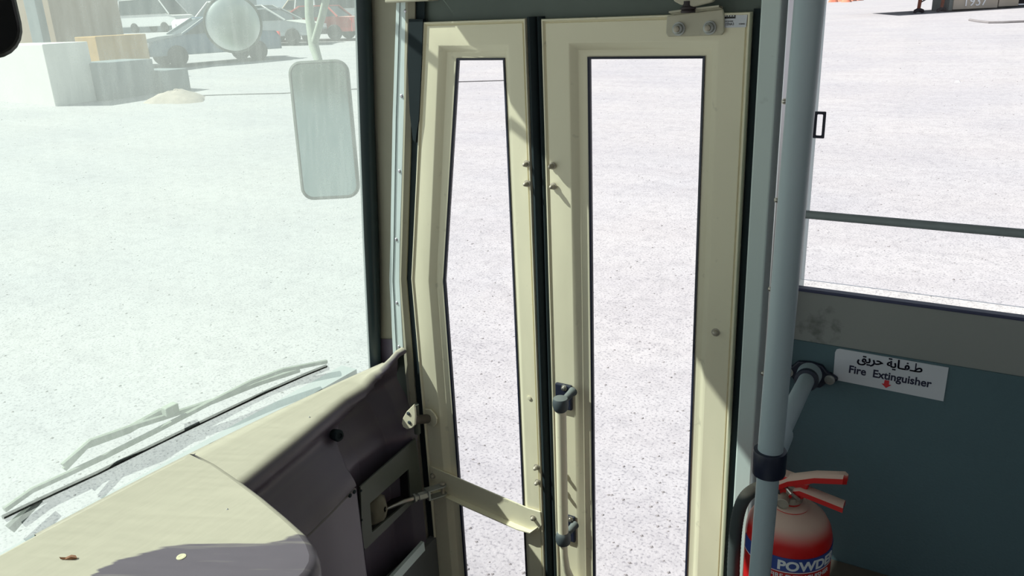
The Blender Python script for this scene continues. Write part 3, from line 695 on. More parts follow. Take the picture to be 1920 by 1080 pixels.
def hood_obj():
    b = MB(); b.loft([ringz(.030, ZD-.16), ringz(.024, ZD-.075), ringz(.006, ZD-.06), ringz(0, ZD-.045), ringz(-.001, ZD-.016), ringz(.002, ZD-.006), ringz(.008, ZD+.001), ringz(.016, ZD+.004)])
    side = b.build('hood_side', 'dash_plastic', dash, smooth='all')
    me = bpy.data.meshes.new('dash_hood'); bm = bmesh.new()
    vs = [bm.verts.new(p) for p in ringz(.016, ZD+.004)]; bm.faces.new(vs)
    for ax, lo_, hi, st_ in ((0, -1.46, -.86, .008), (1, -.1, .99, .008)):
        c_ = lo_
        while c_ < hi:
            pn = (1, 0, 0) if ax == 0 else (0, 1, 0); pc = (c_, 0, 0) if ax == 0 else (0, c_, 0)
            bmesh.ops.bisect_plane(bm, geom=bm.verts[:]+bm.edges[:]+bm.faces[:], plane_co=pc, plane_no=pn); c_ += st_
    bmesh.ops.recalc_face_normals(bm, faces=bm.faces)
    if sum(f.normal.z for f in bm.faces) < 0: bmesh.ops.reverse_faces(bm, faces=bm.faces)
    bm.to_mesh(me); bm.free()
    at_ = me.attributes.new('wiped', 'FLOAT', 'POINT')
    for i, v in enumerate(me.vertices):
        s_ = sdist((v.co.x, v.co.y), wpoly); at_.data[i].value = max(0, min(1, .5+s_/.035))
    o = bpy.data.objects.new('dash_hood', me); C.objects.link(o); me.materials.append(M['dash_plastic']); o.parent = dash; o.matrix_parent_inverse = dash.matrix_world.inverted()
    for p in me.polygons: p.use_smooth = True
    me2 = side.data; a2 = me2.attributes.new('wiped', 'FLOAT', 'POINT')
    for i, v in enumerate(me2.vertices): a2.data[i].value = max(0, min(1, .5+sdist((v.co.x, v.co.y), wpoly)/.035))
hood_obj()
# plate with the actuator opening
def pf(px, py, o_=.0): q = onface(px, py, .012+o_); return q
xpl = -1.236
def pq(px, py, xo=0): return PX(px, py, xpl+xo)
po_ = [pq(676, 913), pq(780, 822), pq(793, 1000, 0), pq(680, 1036)]
pi_ = [pq(694, 944), pq(766, 880), pq(770, 936, 0), pq(698, 998)]
po_[2] = pq(793, 925); 
back = Vector((-.006, 0, 0))
plt = MB().loft([po_, pi_, [q+back for q in pi_], [q+back for q in po_]], wrap=True).build('access_plate', 'greenish_metal', dash, bevel=.001)
MB().loft([[q+back*.8 for q in pi_], [q+back*14 for q in pi_]]).add([q+back*14 for q in pi_], [(0, 1, 2, 3)]).build('opening', 'black_hole', plt)
for px, py in ((677, 920), (678, 975), (682, 1030)): MB().lathe(pq(px, py), (1, 0, 0), [(.003, 0), (.003, .0015), (.002, .002)], 10).build('screw', 'rubber', plt)
gt = []
for i, (px, py, r) in enumerate(((698, 965, .062), (704, 960, .060), (708, 957, .046), (713, 956, .048), (718, 955, .030), (722, 955, .008))):
    gt.append((PX(px, py, xpl-.030+.006*i), r))
mbg = MB(); ringsg = []
for i, (c_, r) in enumerate(gt):
    ringsg.append([c_+Vector((0, math.cos(t*math.pi/9)*r*.55*(1+.16*math.sin(5*t*math.pi/9+i)), math.sin(t*math.pi/9)*r*(1+.13*math.cos(4*t*math.pi/9+i*1.7)))) for t in range(18)])
mbg.loft(ringsg).build('gaiter', 'gaiter', plt, smooth='all')
# grey kick strip and dark flank at the foot of the jamb
q = [PX(690, 1132, -1.215), PX(795, 1016, -1.215), PX(797, 1032, -1.215), PX(708, 1132, -1.215)]
MB().prism(q, (-.01, 0, 0)).build('kick_strip', 'pale_grey_paint', dash)
# bits lying on the dash
def bits():
    c_ = PZ(130, 1046, ZD+.006)
    lf_ = MB(); pts = [(-.016, -.002), (-.008, .003), (.002, .004), (.011, .002), (.015, -.002), (.006, -.004), (-.006, -.003)]
    ux_, uy_ = right.copy(), Vector((-.7, .7, 0)); ux_.z = 0; ux_.normalize(); uy_ = Vector((-ux_.y, ux_.x, 0))
    lf_.add([c_+ux_*a+uy_*b_+Vector((0, 0, .002+.003*math.sin(a*240))) for a, b_ in pts]+[c_+ux_*a*.9+uy_*b_*.9+Vector((0, 0, -.001)) for a, b_ in pts],
            [tuple(range(7)), tuple(range(13, 6, -1))]+[(i, i+7, (i+1) % 7+7, (i+1) % 7) for i in range(7)])
    tag(lf_.build('dry_leaf', 'dry_leaf'), 'curled brown dry leaf lying on the dusty dash pad', 'leaf')
    c_ = PZ(340, 1044, ZD+.0042)
    tag(MB().lathe(c_, (0, 0, 1), [(.0085, 0), (.008, .0008), (.005, .0012), (.0015, .0008)], 18).build('dried_mud_spot', 'droplet'), 'round cream mud spot on the wiped purple patch', 'mud spot')
    c_ = PZ(412, 1018, ZD+.0042)
    for (px, py, nm, lb) in ((580, 782, 'grit_crumb', 'tiny pale grit crumb on the dusty cowl near the black nozzle'), (426, 955, 'grit_crumb', 'tiny white grit crumb on the dusty dash hood')):
        c_ = PZ(px, py, ZD+(.0042 if px < 500 else .001)); s_ = .0022
        b_ = MB().add([c_+Vector(v)*s_ for v in ((1,0,0),(0,1.2,0),(-1,.2,0),(0,-1,0),(.2,.1,1.1),(0,0,-.3))], [(0,1,4),(1,2,4),(2,3,4),(3,0,4),(1,0,5),(2,1,5),(3,2,5),(0,3,5)])
        tag(b_.build(nm, 'print_white'), lb, 'grit')
bits()

# ------------------------------------------------------------------ wiper lying on the outside of the windscreen
wp = empty('wiper', S(70, 940, .03)); tag(wp, 'dusty windscreen wiper with thin black blade resting outside the glass', 'wiper')
bl = [(5, 970), (80, 934), (180, 888), (300, 829), (400, 781), (500, 734), (570, 703), (612, 686)]
MB().tube([S(a, b_, .0045) for a, b_ in bl], .0045, 8).build('blade', 'mirror_black', wp, smooth=True)
spn = [(8, 962), (60, 925), (130, 893), (200, 860), (290, 815), (380, 768), (470, 722), (530, 700), (612, 684)]
for off, r in ((.030, .006),):
    MB().tube([S(a, b_-6, off) for a, b_ in spn], r, 8).build('carrier', 'dusty_pale', wp, smooth=True)
MB().tube([S(a, b_, .048) for a, b_ in ((118, 873), (170, 828), (250, 800), (320, 778), (400, 752), (480, 720), (560, 694))], .007, 8).build('yoke', 'dusty_pale', wp, smooth=True)
MB().tube([S(a, b_, .060) for a, b_ in ((120, 880), (160, 836), (240, 806), (300, 772), (322, 768))], [.006, .008, .009, .008, .007], 8).build('wiper_arm', 'dusty_pale', wp, smooth=True)
a = S(322, 768, .04); MB().box(a.x-.012, a.x+.008, a.y-.018, a.y+.014, a.z-.010, a.z+.012).build('arm_clip', 'dusty_pale', wp, bevel=.003)
MB().tube([S(a, b_, .030) for a, b_ in ((75, 936), (45, 965), (18, 992))], [.007, .009, .011], 8).build('arm_root', 'dusty_black', wp, smooth=True)

# ------------------------------------------------------------------ mirrors
im = empty('interior_mirror', PX(0, 20, -.95)); tag(im, 'black rounded interior mirror hanging at the upper windscreen corner', 'mirror')
def rrect(cx, cz, hw_, hh_, r, n=6):
    out = []
    for sx_, sz_, a0 in ((1, 1, 0), (-1, 1, 90), (-1, -1, 180), (1, -1, 270)):
        for i in range(n+1):
            a = math.radians(a0+i*90/n); out.append((cx+sx_*(hw_-r)+math.cos(a)*r, cz+sz_*(hh_-r)+math.sin(a)*r))
    return out
def plate3(c_, ux_, uz_, un, hw_, hh_, r, prof):
    return [[c_+ux_*p[0]+uz_*p[1]+un*d for p in rrect(0, 0, hw_-i, hh_-i, max(.004, r-i))] for i, d in prof]
a = PX(33, 20, -.95); b_ = PX(20, 108, -.95)
uxm = Vector((.1, 1, 0)).normalized(); uzm = Vector((.0, .0, 1)); unm = Vector((1, -.1, 0)).normalized()
hw_ = .11; hh_ = .08
cm = PX(31, 15, -.95) - uxm*hw_ + uzm*(b_.z+hh_-PX(31, 15, -.95).z)
rg = plate3(cm, uxm, uzm, unm, hw_, hh_, .035, [(.012, -.018), (0, -.010), (0, .004), (.004, .008), (.006, .006)])
mb = MB().loft(rg); n_ = len(rg[0]); mb.add(rg[0], [tuple(range(n_))]); mb.add(rg[-1], [tuple(range(n_))])
mb.build('housing', 'mirror_black', im, smooth=True)
MB().tube([cm+unm*-.015, cm+Vector((-.03, 0, .10)), Vector((-1.17, cm.y, 2.46))], .007, 10).build('stalk', 'mirror_black', im, smooth=True)
# tall exterior mirror: tilted with its arms
em = empty('exterior_mirror', PD(608, 245, 2.25)); tag(em, 'tall rounded rectangular exterior mirror on forked arms outside the windscreen', 'mirror')
tl, tr, bl_, brr = PD(541, 118, 2.22), PD(650, 108, 2.22), PD(566, 380, 2.30), PD(677, 366, 2.30)
cmx = (tl+tr+bl_+brr)/4; uz_ = ((tl+tr)-(bl_+brr)).normalized(); ux_ = ((tr+brr)-(tl+bl_)); ux_ = (ux_-uz_*ux_.dot(uz_)).normalized(); un = ux_.cross(uz_).normalized()
if un.dot(CAM-cmx) < 0: un = -un
hw_ = ((tr-tl).length+(brr-bl_).length)/4; hh_ = ((tl-bl_).length+(tr-brr).length)/4
rg = plate3(cmx, ux_, uz_, un, hw_, hh_, .035, [(.03, -.05), (.006, -.03), (0, -.012), (0, .004), (.006, .008), (.009, .003)])
mb = MB().loft(rg); mb.add(rg[0], [tuple(range(len(rg[0])))]); mb.build('housing', 'dusty_black', em, smooth=True)
gl = plate3(cmx, ux_, uz_, un, hw_, hh_, .035, [(.008, .0035)])[0]
MB().prism(gl, un*-.003).build('mirror_glass', 'mirror_silver', em)
MB().tube([cmx+uz_*hh_*.98-un*.015, PD(588, 85, 2.25), PD(580, 30, 2.25), PD(578, -60, 2.25), Vector((-1.50, 1.45, 2.60)), Vector((-1.30, 1.38, 2.72))], [.011, .014, .012, .012, .012, .012], 12).build('arm', 'dusty_pale', em, smooth=True)
MB().tube([PD(588, 85, 2.25), PD(604, 30, 2.2), PD(625, -60, 2.15), Vector((-1.27, 1.48, 2.66))], [.010, .010, .010, .010], 12).build('arm', 'dusty_pale', em, smooth=True)
rm = empty('round_mirror', PD(437, 45, 2.3)); tag(rm, 'round convex exterior mirror outside the upper windscreen', 'mirror')
cr = PD(437, 45, 2.3); ur = (CAM-cr).normalized(); ur = (ur+Vector((.0, .0, .03))).normalized(); RR = 53/1520*2.3
MB().lathe(cr-ur*.05, ur, [(.01, 0), (RR*.6, .01), (RR*.95, .04), (RR, .052), (RR, .058), (RR*.96, .060)], 40).build('housing', 'dusty_black', rm, smooth=True)
MB().lathe(cr+ur*.006, ur, [(RR*.96, 0), (RR*.9, .005), (RR*.7, .013), (RR*.45, .019), (RR*.2, .0225), (.001, .0235)], 40).build('mirror_glass', 'mirror_dusty', rm, smooth=True)
MB().tube([cr-ur*.045, cr-ur*.06+Vector((0, 0, .1)), cr-ur*.04+Vector((.06, .02, .25)), Vector((-1.33, 1.1, 2.72))], .010, 10).build('arm', 'dusty_pale', rm, smooth=True)

# ------------------------------------------------------------------ pole, stay and wall bracket
pole = empty('grab_pole', (P(1480, 500, 1.0).x, 1.0, .95)); tag(pole, 'grey vertical grab pole with black collar in front of the door post', 'pole')
pt, pb = P(1518, 0, 1.0), P(1431, 1000, 1.0); px_ = (pt.x+pb.x)/2
dxz = (pt.x-pb.x)/(pt.z-pb.z)
def pp(z): return Vector((pt.x+(z-pt.z)*dxz, 1.0, z))
zc0, zc1 = P(1450, 845, 1.0).z, P(1440, 888, 1.0).z
MB().tube([pp(2.70), pp(zc0-.005)], .0168, 32).build('upper_tube', 'tube_grey', pole, smooth=True)
MB().tube([pp(zc1+.01), pp(.95)], .0150, 32).build('lower_tube', 'tube_grey', pole, smooth=True)
MB().lathe(pp(zc1), (0, 0, 1), [(.0165, 0), (.0215, .001), (.0225, .004), (.0225, zc0-zc1-.004), (.0215, zc0-zc1), (.0170, zc0-zc1+.0005)], 32).build('collar', 'navy_plastic', pole, smooth=True)
hub = pp((zc0+zc1)/2+.015)
wb = P(1519, 699, 1.492)
d_ = (wb-hub).normalized()
MB().lathe(hub+d_*.012, d_, [(.018, 0), (.0200, .02), (.0195, .075), (.0165, .078)], 24).build('stay_socket', 'tube_grey', pole, smooth=True)
MB().tube([hub+d_*.06, wb-d_*.04], .0145, 24).build('stay_tube', 'tube_grey', pole, smooth=True)
MB().lathe(wb-d_*.070, d_, [(.0145, 0), (.0205, .001), (.0215, .006), (.0215, .014), (.0205, .016)], 28).build('rubber_ring', 'navy_plastic', pole, smooth=True)
MB().lathe(wb-d_*.058, d_, [(.0195, 0), (.0215, .01), (.023, .05), (.026, .062)], 28).build('wall_socket', 'tube_grey', pole, smooth=True)
fl_ = [(wb.x+math.cos(t)*(.052 if abs(math.cos(t)) > .3 else .030)*1.0, wb.z+math.sin(t)*(.014 if abs(math.cos(t)) > .6 else .026)) for t in [i*2*math.pi/28 for i in range(28)]]
MB().prism(xz(fl_, 1.4915), (0, -.010, 0)).build('wall_flange', 'navy_plastic', pole, bevel=.003)
for dx in (-.038, .038):
    MB().lathe((wb.x+dx, 1.4815, wb.z-.002), N, [(.0095, 0), (.0095, .002), (.006, .003), (.0058, .001), (.001, .0012)], 18).build('screw', 'zinc', pole, smooth=True)

# ------------------------------------------------------------------ sign on the lining
sgn = empty('fire_sign', P(1670, 702, 1.492)); tag(sgn, 'white Fire Extinguisher sign with red down arrow on teal lining', 'sign')
YS2 = 1.4912
cs = [P(a, b_, YS2) for a, b_ in ((1575, 653.5), (1779, 689), (1769, 752), (1562, 711), (1566, 660), (1569, 654.5))]
MB().prism(cs, (0, -.0012, 0)).build('sign_plate', 'print_white', sgn)
yy = YS2-.0013
ux = (P(1779, 689, yy)-P(1575, 653.5, yy)).normalized()
ub = (P(1769, 752, yy)-P(1562, 711, yy)).normalized(); ux = (ux+ub).normalized(); uy = Vector((-ux.z, 0, ux.x))
text('Fire  Extinguisher', .0212, 'print_navy', sgn, P(1666, 712, yy), (P(1744, 723, yy)-P(1591, 695, yy)), uy, bold=.0005, sx=.925)
for sh_ in (-.0004, .0004):
  arab = '\uFEC3\u0640\uFED4\u0640\uFE8E\uFEF3\uFE94 \uFEA3\uFEAE\uFEF3\uFED6'
  text(arab[::-1], .0235, 'print_navy', sgn, P(1667, 688, yy)+ux*sh_, ux, uy, bold=.0003, sx=.90)
ac = P(1662, 721, yy); s_ = .0085
arr = [(-.45, 1), (.45, 1), (.5, .1), (.95, .05), (0, -.8), (-.95, .05), (-.5, .1)]
MB().prism([ac+ux*(a*s_)+uy*(b_*s_) for a, b_ in arr], (0, -.0006, 0)).build('arrow', 'print_red', sgn)

# ------------------------------------------------------------------ fire extinguisher
YE = 1.29
ce = P(1478, 1000, YE); ex = empty('fire_extinguisher', (ce.x, YE, .95)); tag(ex, 'red powder fire extinguisher with dusty shoulder standing behind the grab pole', 'fire extinguisher')
RE = .0745; zsh = P(1478, 990, YE).z; base = Vector((ce.x, YE, .95)); H = zsh-.95
prof = [(RE*.85, 0), (RE, .012), (RE, H-.012), (RE*.985, H+.002), (RE*.94, H+.015), (RE*.84, H+.029), (RE*.66, H+.041), (RE*.45, H+.048), (RE*.30, H+.051), (.017, H+.053), (.017, H+.062)]
MB().lathe(base, (0, 0, 1), prof, 64).build('cylinder_body', 'fire_red', ex, smooth=True)
zn = .95+H+.060; cn = Vector((ce.x, YE, zn))
MB().lathe(cn, (0, 0, 1), [(.019, 0), (.020, .004), (.020, .012), (.014, .014), (.014, .034), (.010, .036)], 24).build('valve', 'dusty_steel', ex, smooth=True)
tc_ = (CAM-cn); tc_.z = 0; tc_.normalize()
gc = PZ(1464, 948, cn.z+.008); gc = cn+(tc_*.020)+Vector((-.012, 0, .010))
MB().lathe(gc, (tc_+Vector((-.1, 0, -.05))), [(.007, -.02), (.009, 0), (.0105, .001), (.0105, .016), (.009, .0165), (.0088, .0145), (.001, .0145)], 24).build('pressure_gauge', 'dusty_steel', ex, smooth=True)
MB().tube([cn+Vector((-.01, -.01, .03)), cn+Vector((.004, -.022, .026)), cn+Vector((.016, -.018, .016)), cn+Vector((.010, -.012, .006))], .003, 8).build('safety_pin', 'steel', ex, smooth=True)
# levers: shallow channels swept toward +X
def lever(name, path, wds, th, m_='fire_red'):
    rings = []
    for i, (q, w_) in enumerate(zip(path, wds)):
        q = Vector(q); s_ = Vector((0, 1, 0))
        rings.append([q-s_*w_+Vector((0, 0, -th)), q-s_*w_*.96, q-s_*w_*.5+Vector((0, 0, th*.5)), q+s_*w_*.5+Vector((0, 0, th*.5)), q+s_*w_*.96, q+s_*w_+Vector((0, 0, -th)), q+s_*w_*.8+Vector((0, 0, -th)), q+Vector((0, 0, -th*.3)), q-s_*w_*.8+Vector((0, 0, -th))])
    b = MB().loft(rings); n = len(rings[0]); b.add(rings[0], [tuple(range(n))]); b.add(rings[-1], [tuple(range(n))])
    return b.build(name, m_, ex, smooth=True)
hx = lambda px, py: P(px, py, YE-.005)
a0, a1, a2, a3 = hx(1440, 912), hx(1480, 896), hx(1530, 890), hx(1583, 892)
lever('squeeze_lever', [a0, a0*.5+a1*.5, a1, a2, a3, a3+Vector((.006, 0, -.002))], [.011, .013, .014, .0125, .0125, .006], .010)
b0, b1, b2 = hx(1466, 938), hx(1502, 914), hx(1583, 946)
lever('carry_handle', [b0, b1+Vector((-.01, 0, -.004)), b1, b1*.5+b2*.5, b2], [.012, .013, .013, .013, .013], .009)
MB().prism([cn+Vector((-.018, -.012, .012)), cn+Vector((.022, -.012, .012)), cn+Vector((.030, -.012, .045)), cn+Vector((-.022, -.012, .052))], (0, .024, 0)).build('lever_housing', 'fire_red', ex, bevel=.003)
MB().lathe(cn+Vector((0, 0, -.012)), (0, 0, 1), [(.030, 0), (.031, .003), (.026, .006), (.018, .008)], 28).build('neck_ring', 'fire_red', ex, smooth=True)
# hose
YH = YE-.03
hp = [cn+Vector((-.014, 0, .018)), P(1438, 912, YE), P(1415, 918, YE-.01), P(1397, 933, YH), P(1386, 957, YH), P(1380, 990, YH), P(1377, 1030, YH), P(1375, 1080, YH), P(1375, 1180, YH), P(1380, 1260, YH)]
# smooth path with ribbing
sm = []
for i in range(len(hp)-1):
    p0, p1, p2, p3 = hp[max(0, i-1)], hp[i], hp[i+1], hp[min(len(hp)-1, i+2)]
    for k_ in range(12):
        t = k_/12; sm.append(.5*((2*p1)+(-p0+p2)*t+(2*p0-5*p1+4*p2-p3)*t*t+(-p0+3*p1-3*p2+p3)*t**3))
MB().tube(sm, [.0112+(.0005 if i % 2 else 0) for i in range(len(sm))], 14).build('hose', 'hose_rubber', ex, smooth=True)
# curved label
tcam = math.atan2(-YE, -ce.x)          # angle of the side that faces the viewer
def onb(s_, z, r): a = tcam+s_/RE; return Vector((ce.x+math.cos(a)*r, YE+math.sin(a)*r, z))
def band_(name, z0, z1, m_, par, r=RE+.0006, s0=-.095, s1=.13, n=40):
    b = MB(); b.loft([[onb(s0+(s1-s0)*i/n, z0, r), onb(s0+(s1-s0)*i/n, z1, r), onb(s0+(s1-s0)*i/n, z1, RE-.001), onb(s0+(s1-s0)*i/n, z0, RE-.001)] for i in range(n+1)])
    return b.build(name, m_, par, smooth=True)
zl1 = P(1478, 1049, YE-RE).z; zl0 = P(1478, 1074, YE-RE).z
lab = band_('label', zl0-.20, zl0-.0006, 'label_red', ex)
bb_ = band_('label_band', zl0, zl1, 'label_blue', ex, RE+.0009)
band_('label_line', zl0-.0022, zl0-.0008, 'label_white', lab, RE+.0010)
wr_ = lambda zoff, s0: (lambda x, y, z: onb(s0+x, zoff+y, RE+.0012+z*.5))
text('POWDER', .0255, 'label_white', bb_, None, (1, 0, 0), (0, 0, 1), wrap=wr_(zl0+.0035, .044), sx=1.08, bold=.0009)
text('FIRE EXTINGUISHER', .0125, 'label_white', lab, None, (1, 0, 0), (0, 0, 1), wrap=wr_(zl0-.0145, .030), sx=1.0, bold=.0002)

# ------------------------------------------------------------------ vehicles and clutter in the yard
def vehicle(name, at_, head, col, kind, label, cat='car', s=1.0, group=None):
    e = empty(name, at_); e.rotation_euler = (0, 0, head); tag(e, label, cat, group)
    def put(mb, nm, m_, sm_=False):
        o = mb.build(nm, m_, None, smooth=sm_); o.parent = e; return o
    if kind == 'sedan':
        prof = [(-2.2,.35),(-2.2,.75),(-2.05,.95),(-1.3,1.0),(1.1,.98),(2.05,.82),(2.2,.65),(2.2,.35)]; cab = [(-1.55,.98),(-1.05,1.42),(.25,1.44),(1.1,.98)]; W_ = .86
    elif kind == 'suv':
        prof = [(-2.3,.45),(-2.3,1.05),(-2.2,1.12),(1.0,1.12),(2.1,1.02),(2.3,.9),(2.3,.45)]; cab = [(-2.15,1.1),(-2.05,1.78),(.35,1.80),(1.0,1.1)]; W_ = .93
    elif kind == 'pickup':
        prof = [(-2.6,.5),(-2.6,1.05),(1.1,1.05),(2.3,.98),(2.45,.85),(2.45,.5)]; cab = [(-.9,1.03),(-.75,1.68),(.45,1.70),(1.15,1.03)]; W_ = .88
    else:
        prof = [(-2.6,.4),(-2.6,1.2),(1.6,1.2),(2.3,1.05),(2.5,.8),(2.5,.4)]; cab = [(-2.58,1.18),(-2.5,2.15),(1.0,2.2),(1.9,1.18)]; W_ = .95
    prof = [(a*s, b*s) for a, b in prof]; cab = [(a*s, b*s) for a, b in cab]; W_ *= s
    ins = .035
    put(MB().loft([[Vector((x*(1-k*.02), y, z)) for x, z in prof] for y, k in ((-W_+.05, 1), (-W_, 0), (W_, 0), (W_-.05, 1))]).add([Vector((x, -W_+.05, z)) for x, z in prof], [tuple(range(len(prof)))]).add([Vector((x, W_-.05, z)) for x, z in prof], [tuple(range(len(prof)))]), 'body', 'car_'+col)
    n = len(cab); Wc = W_-.06; Wt = W_-.20
    lo_, hi_ = [cab[0], cab[3]], [cab[1], cab[2]]
    A = [Vector((lo_[0][0], -Wc, lo_[0][1])), Vector((lo_[1][0], -Wc, lo_[1][1])), Vector((lo_[1][0], Wc, lo_[1][1])), Vector((lo_[0][0], Wc, lo_[0][1]))]
    B = [Vector((hi_[0][0], -Wt, hi_[0][1])), Vector((hi_[1][0], -Wt, hi_[1][1])), Vector((hi_[1][0], Wt, hi_[1][1])), Vector((hi_[0][0], Wt, hi_[0][1]))]
    put(MB().add(A+B, [(0,1,5,4),(1,2,6,5),(2,3,7,6),(3,0,4,7)]), 'window_glass', 'car_glass')
    put(MB().add([v+Vector((0,0,.01)) for v in B]+[v*1.0+Vector((0,0,.06*s)) for v in B], [(0,3,2,1),(4,5,6,7),(0,1,5,4),(1,2,6,5),(2,3,7,6),(3,0,4,7)]), 'roof', 'car_'+col)
    for a_, b_ in zip(A, B): put(MB().tube([a_*1.003, b_*1.003+Vector((0,0,.02))], .045*s, 6), 'roof_pillar', 'car_'+col)
    wx_ = 1.35*s
    for sx_ in (-1, 1):
        for sy_ in (-1, 1):
            put(MB().lathe((sx_*wx_, sy_*(W_-.18), .33*s), (0, sy_, 0), [(.22*s, 0), (.32*s, .01), (.33*s, .05), (.33*s, .17), (.30*s, .20), (.18*s, .205), (.16*s, .19)], 18), 'wheel', 'tyre')
    xf = prof[-1][0]; xr_ = prof[0][0]
    for sy_ in (-1, 1):
        put(MB().box(xf-.03, xf+.02, sy_*(W_-.22)-.15, sy_*(W_-.22)+.15, .62*s, .78*s), 'headlight', 'label_white')
        put(MB().box(xr_-.02, xr_+.03, sy_*(W_-.15)-.12, sy_*(W_-.15)+.12, .70*s, .92*s), 'tail_light', 'tail_red')
    put(MB().box(xf-.05, xf+.08, -W_+.05, W_-.05, .36*s, .55*s), 'bumper', 'trailer_steel' if kind != 'van' else 'car_silver')
    return e
fleet = [ # px, py(base), heading deg, colour, kind, label
 (398, 118, 250, 'steelblue', 'sedan', 'dark blue-grey sedan facing the bus beside the ochre crate'),
 (430, 72, 265, 'white', 'pickup', 'white pickup partly behind the round convex mirror'),
 (512, 84, 20, 'silver', 'sedan', 'silver sedan parked sideways right of the round mirror'),
 (590, 76, 200, 'red', 'sedan', 'red sedan seen behind the exterior mirror arms'),
 (640, 58, 80, 'white', 'suv', 'white four-wheel-drive wagon beside the windscreen seal'),
 (40, 104, 330, 'orange', 'pickup', 'orange pickup behind the pale concrete block'),
 (300, 60, 10, 'white', 'van', 'white van behind the dark blue-grey sedan'),
 (395, 52, 30, 'silver', 'sedan', 'small silver sedan in the far row left of the round mirror'),
 (500, 52, 15, 'white', 'sedan', 'white sedan in the far row right of the round mirror'),
 (455, 44, 200, 'steelblue', 'suv', 'dark wagon in the far row above the round mirror'),
 (614, 40, 150, 'silver', 'sedan', 'silver sedan in the far row between wagon and mirror arms'),
 (562, 46, 200, 'sand', 'suv', 'sand-coloured wagon in the far row behind the red sedan'),
]
for px, py, hd, col, kd, lb in fleet:
    vehicle({'sedan': 'sedan_car', 'pickup': 'pickup_truck', 'suv': 'wagon_car', 'van': 'van'}[kd], G(px, py), math.radians(hd), col, kd, lb, 'van' if kd == 'van' else ('pickup' if kd == 'pickup' else 'car'))
# barrier blocks, crates and a lorry body behind them
def block(name, mt, corners_px, h, label, cat, depth=1.2, grp=None, lift=0):
    a, b_ = G(*corners_px[0]), G(*corners_px[1]); u = (b_-a); u.z = 0; nrm = Vector((-u.y, u.x, 0)).normalized()
    if nrm.dot(a) < 0: nrm = -nrm
    z0 = min(a.z, b_.z)-.05+lift
    q = [Vector((p.x, p.y, z0)) for p in (a, b_, b_+nrm*depth, a+nrm*depth)]
    o = MB().prism(q, (0, 0, h+.05)).build(name, mt, None, bevel=.03); tag(o, label, cat, grp); return o
def abox(name, mt, px, py, x_len, px_end, h, label, cat, dz=0):
    c_ = G(px, py); y1 = PX(px_end, py, c_.x).y if px_end else c_.y+1; 
    o = MB().box(c_.x-x_len, c_.x, c_.y, y1, c_.z-.08, c_.z+h).build(name, mt, None, bevel=.02); tag(o, label, cat); return o
abox('concrete_block', 'concrete_white', 105, 200, 9, 189, 1.36, 'long pale concrete block with one sunlit and one shaded face', 'concrete block')
abox('stone_barrier', 'concrete_grey', 196, 190, 1.2, 300, .86, 'low rough grey barrier right of the pale concrete block', 'barrier')
abox('stone_barrier', 'concrete_grey', 309, 176, 1.2, 360, .55, 'short dark stub of barrier behind the earth heap', 'barrier')
abox('cargo_crate', 'brown_box', 120, 141, 2.6, 247, 3.3, 'tall tan wooden crate behind the pale block', 'crate')
abox('cargo_crate', 'ochre_box', 196, 156, 1.0, 290, 1.25, 'low ochre crate before the tall tan crate', 'crate')
abox('steel_cabinet', 'concrete_grey', 98, 150, .6, 112, 2.6, 'narrow grey cabinet at the left side of the tan crate', 'cabinet')
abox('lorry_body', 'car_pinkish', -60, 84, 3, 48, 3.0, 'faded pink lorry body behind the orange pickup', 'lorry body')
abox('lorry_body', 'car_white', 52, 84, 3, 84, 3.0, 'white lorry body beside the faded pink one', 'lorry body')
# far fence of the yard
fa = [G(px, 50) for px in (-200,)]
wb_ = MB().box(-150, 20, 0, .6, 0, 5.5).build('warehouse', 'car_silver'); wb_.location = (-62, 30, 1.4); wb_.rotation_euler = (0, 0, math.radians(62)); tag(wb_, 'long pale grey warehouse wall beyond the parked cars', 'building')
# earth heap beside the barrier
hc = G(335, 188)
def heap(name, c_, r, h, m_, label, cat, seed):
    rn = random.Random(seed); vs = []; fs = []; K = 18; R_ = 6
    for i in range(R_+1):
        for k_ in range(K):
            a = k_*2*math.pi/K; rr2 = r*(1-i/R_)*(1+.18*math.sin(3*a+seed)+rn.uniform(-.08, .08)); zz = h*math.sin(i/R_*math.pi/2)*rn.uniform(.85, 1.1)
            x, y = c_.x+rr2*math.cos(a), c_.y+rr2*math.sin(a); vs.append((x, y, gz(x, y)-.02+(zz if i else 0)))
    for i in range(R_):
        for k_ in range(K): fs.append((i*K+k_, i*K+(k_+1) % K, (i+1)*K+(k_+1) % K, (i+1)*K+k_))
    o = MB().add(vs, fs).build(name, m_, smooth=True); tag(o, label, cat); return o
heap('earth_heap', hc, .7, .26, 'soil', 'small heap of pale earth beside the low grey barrier', 'heap', 2)
heap('earth_heap', G(1800, 152), .62, .02, 'soil', 'thin brown spill of earth on the open yard', 'soil patch', 5)
tag(heap('boulder', G(1796, 154), .07, .05, 'label_white', 'white stone', 'stone', 4), 'white stone lying on the thin brown spill', 'stone')
for i, (px, py, r) in enumerate(((1562, 4, .55), (1575, 3, .6), (1588, 4, .55), (1598, 2, .5), (1608, 1, .6))):
    heap('rubble_lump', G(px, py), r*.6, .5, 'rubble_orange', '', '', i+9)
    o = [x for x in bpy.data.objects if x.name.startswith('rubble_lump')][-1]
    tag(o, ('leftmost', 'second from left', 'middle one', 'second from right', 'rightmost')[i]+' of five orange-red rubble lumps at the far yard edge', 'rubble', 'orange rubble lumps at the far edge')
hs = [G(px, py) for px, py in ((1818, 39), (1835, 42), (1855, 44), (1880, 44), (1900, 43), (1925, 42))]
tag(MB().tube([q+Vector((0, 0, .03)) for q in hs], .05, 8).build('ground_hose', 'stone_dark', smooth=True), 'long dark hose lying on the yard below the trailer', 'hose')
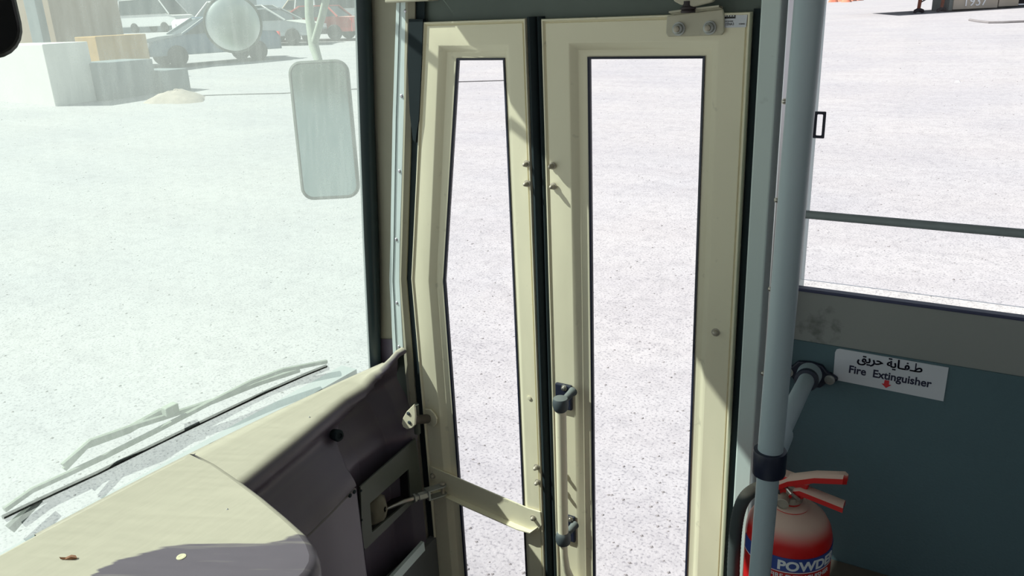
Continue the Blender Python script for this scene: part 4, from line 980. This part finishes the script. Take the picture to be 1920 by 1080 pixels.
cb_ = [G(px, py) for px, py in ((300, 187), (360, 181), (440, 178), (530, 176), (700, 166), (850, 155), (940, 152), (1060, 147))]
tag(MB().tube([q+Vector((0, 0, .012)) for q in cb_], .012, 6).build('ground_line', 'stone_dark', smooth=True), 'thin dark line lying straight across the pale yard', 'cable')  # thin dark raised line along the ground
# trailer with landing legs and tool box
tra = G(1724, 25); trb = G(1762, 24); u = G(1900, 14)-tra; u.z = 0; u.normalize(); nn = Vector((-u.y, u.x, 0)); 
if nn.dot(tra) < 0: nn = -nn
tz = tra.z
tr_ = empty('trailer', tra); tag(tr_, 'parked flatbed trailer on landing legs with number 1937 on its box', 'trailer')
def tb(a, b_, w0, w1, z0, z1, nm, m_):
    q = [tra+u*a+nn*w0, tra+u*b_+nn*w0, tra+u*b_+nn*w1, tra+u*a+nn*w1]
    return MB().prism([Vector((p.x, p.y, tz+z0)) for p in q], (0, 0, z1-z0)).build(nm, m_, tr_, bevel=.01)
tb(-2.4, 9, -.6, 1.9, 1.15, 1.40, 'deck', 'trailer_steel')
for a in (0.0, 1.0):
    for w_ in (0.0,):
        lg = MB().tube([tra+u*a+Vector((0, 0, 1.2)), tra+u*(a-.06)+Vector((0, 0, .12))], [.085, .07], 8).build('landing_leg', 'rust', tr_, smooth=True)
        MB().tube([tra+u*(a-.22)+Vector((0, 0, .02)), tra+u*(a-.20)+Vector((0, 0, .09)), tra+u*(a-.06)+Vector((0, 0, .16)), tra+u*(a+.12)+Vector((0, 0, .09)), tra+u*(a+.14)+Vector((0, 0, .02))], [.06, .08, .09, .08, .06], 8).build('foot', 'trailer_steel', lg, smooth=True)
MB().tube([tra+Vector((0, 0, .45)), tra+u*1.0+Vector((0, 0, .98))], .03, 6).build('brace', 'trailer_steel', tr_)
tb(1.12, 1.28, -.25, 1.2, .06, 1.2, 'box_end', 'trailer_box_end')
bxm = tb(1.28, 3.2, -.3, 1.2, .10, 1.2, 'tool_box', 'trailer_box')
tb(3.25, 4.1, -.3, 1.0, .14, 1.2, 'side_panel', 'trailer_box')
tb(4.15, 5.5, .5, 1.3, .2, .9, 'axle_box', 'trailer_steel')
tb(4.1, 6.5, -.35, -.3, .16, .22, 'rail', 'label_white')
text('1937', .55, 'label_white', bxm, tra+u*2.2-nn*.32+Vector((0, 0, .22)), u, Vector((.0, 0, 1)), extrude=.01, sx=.95)
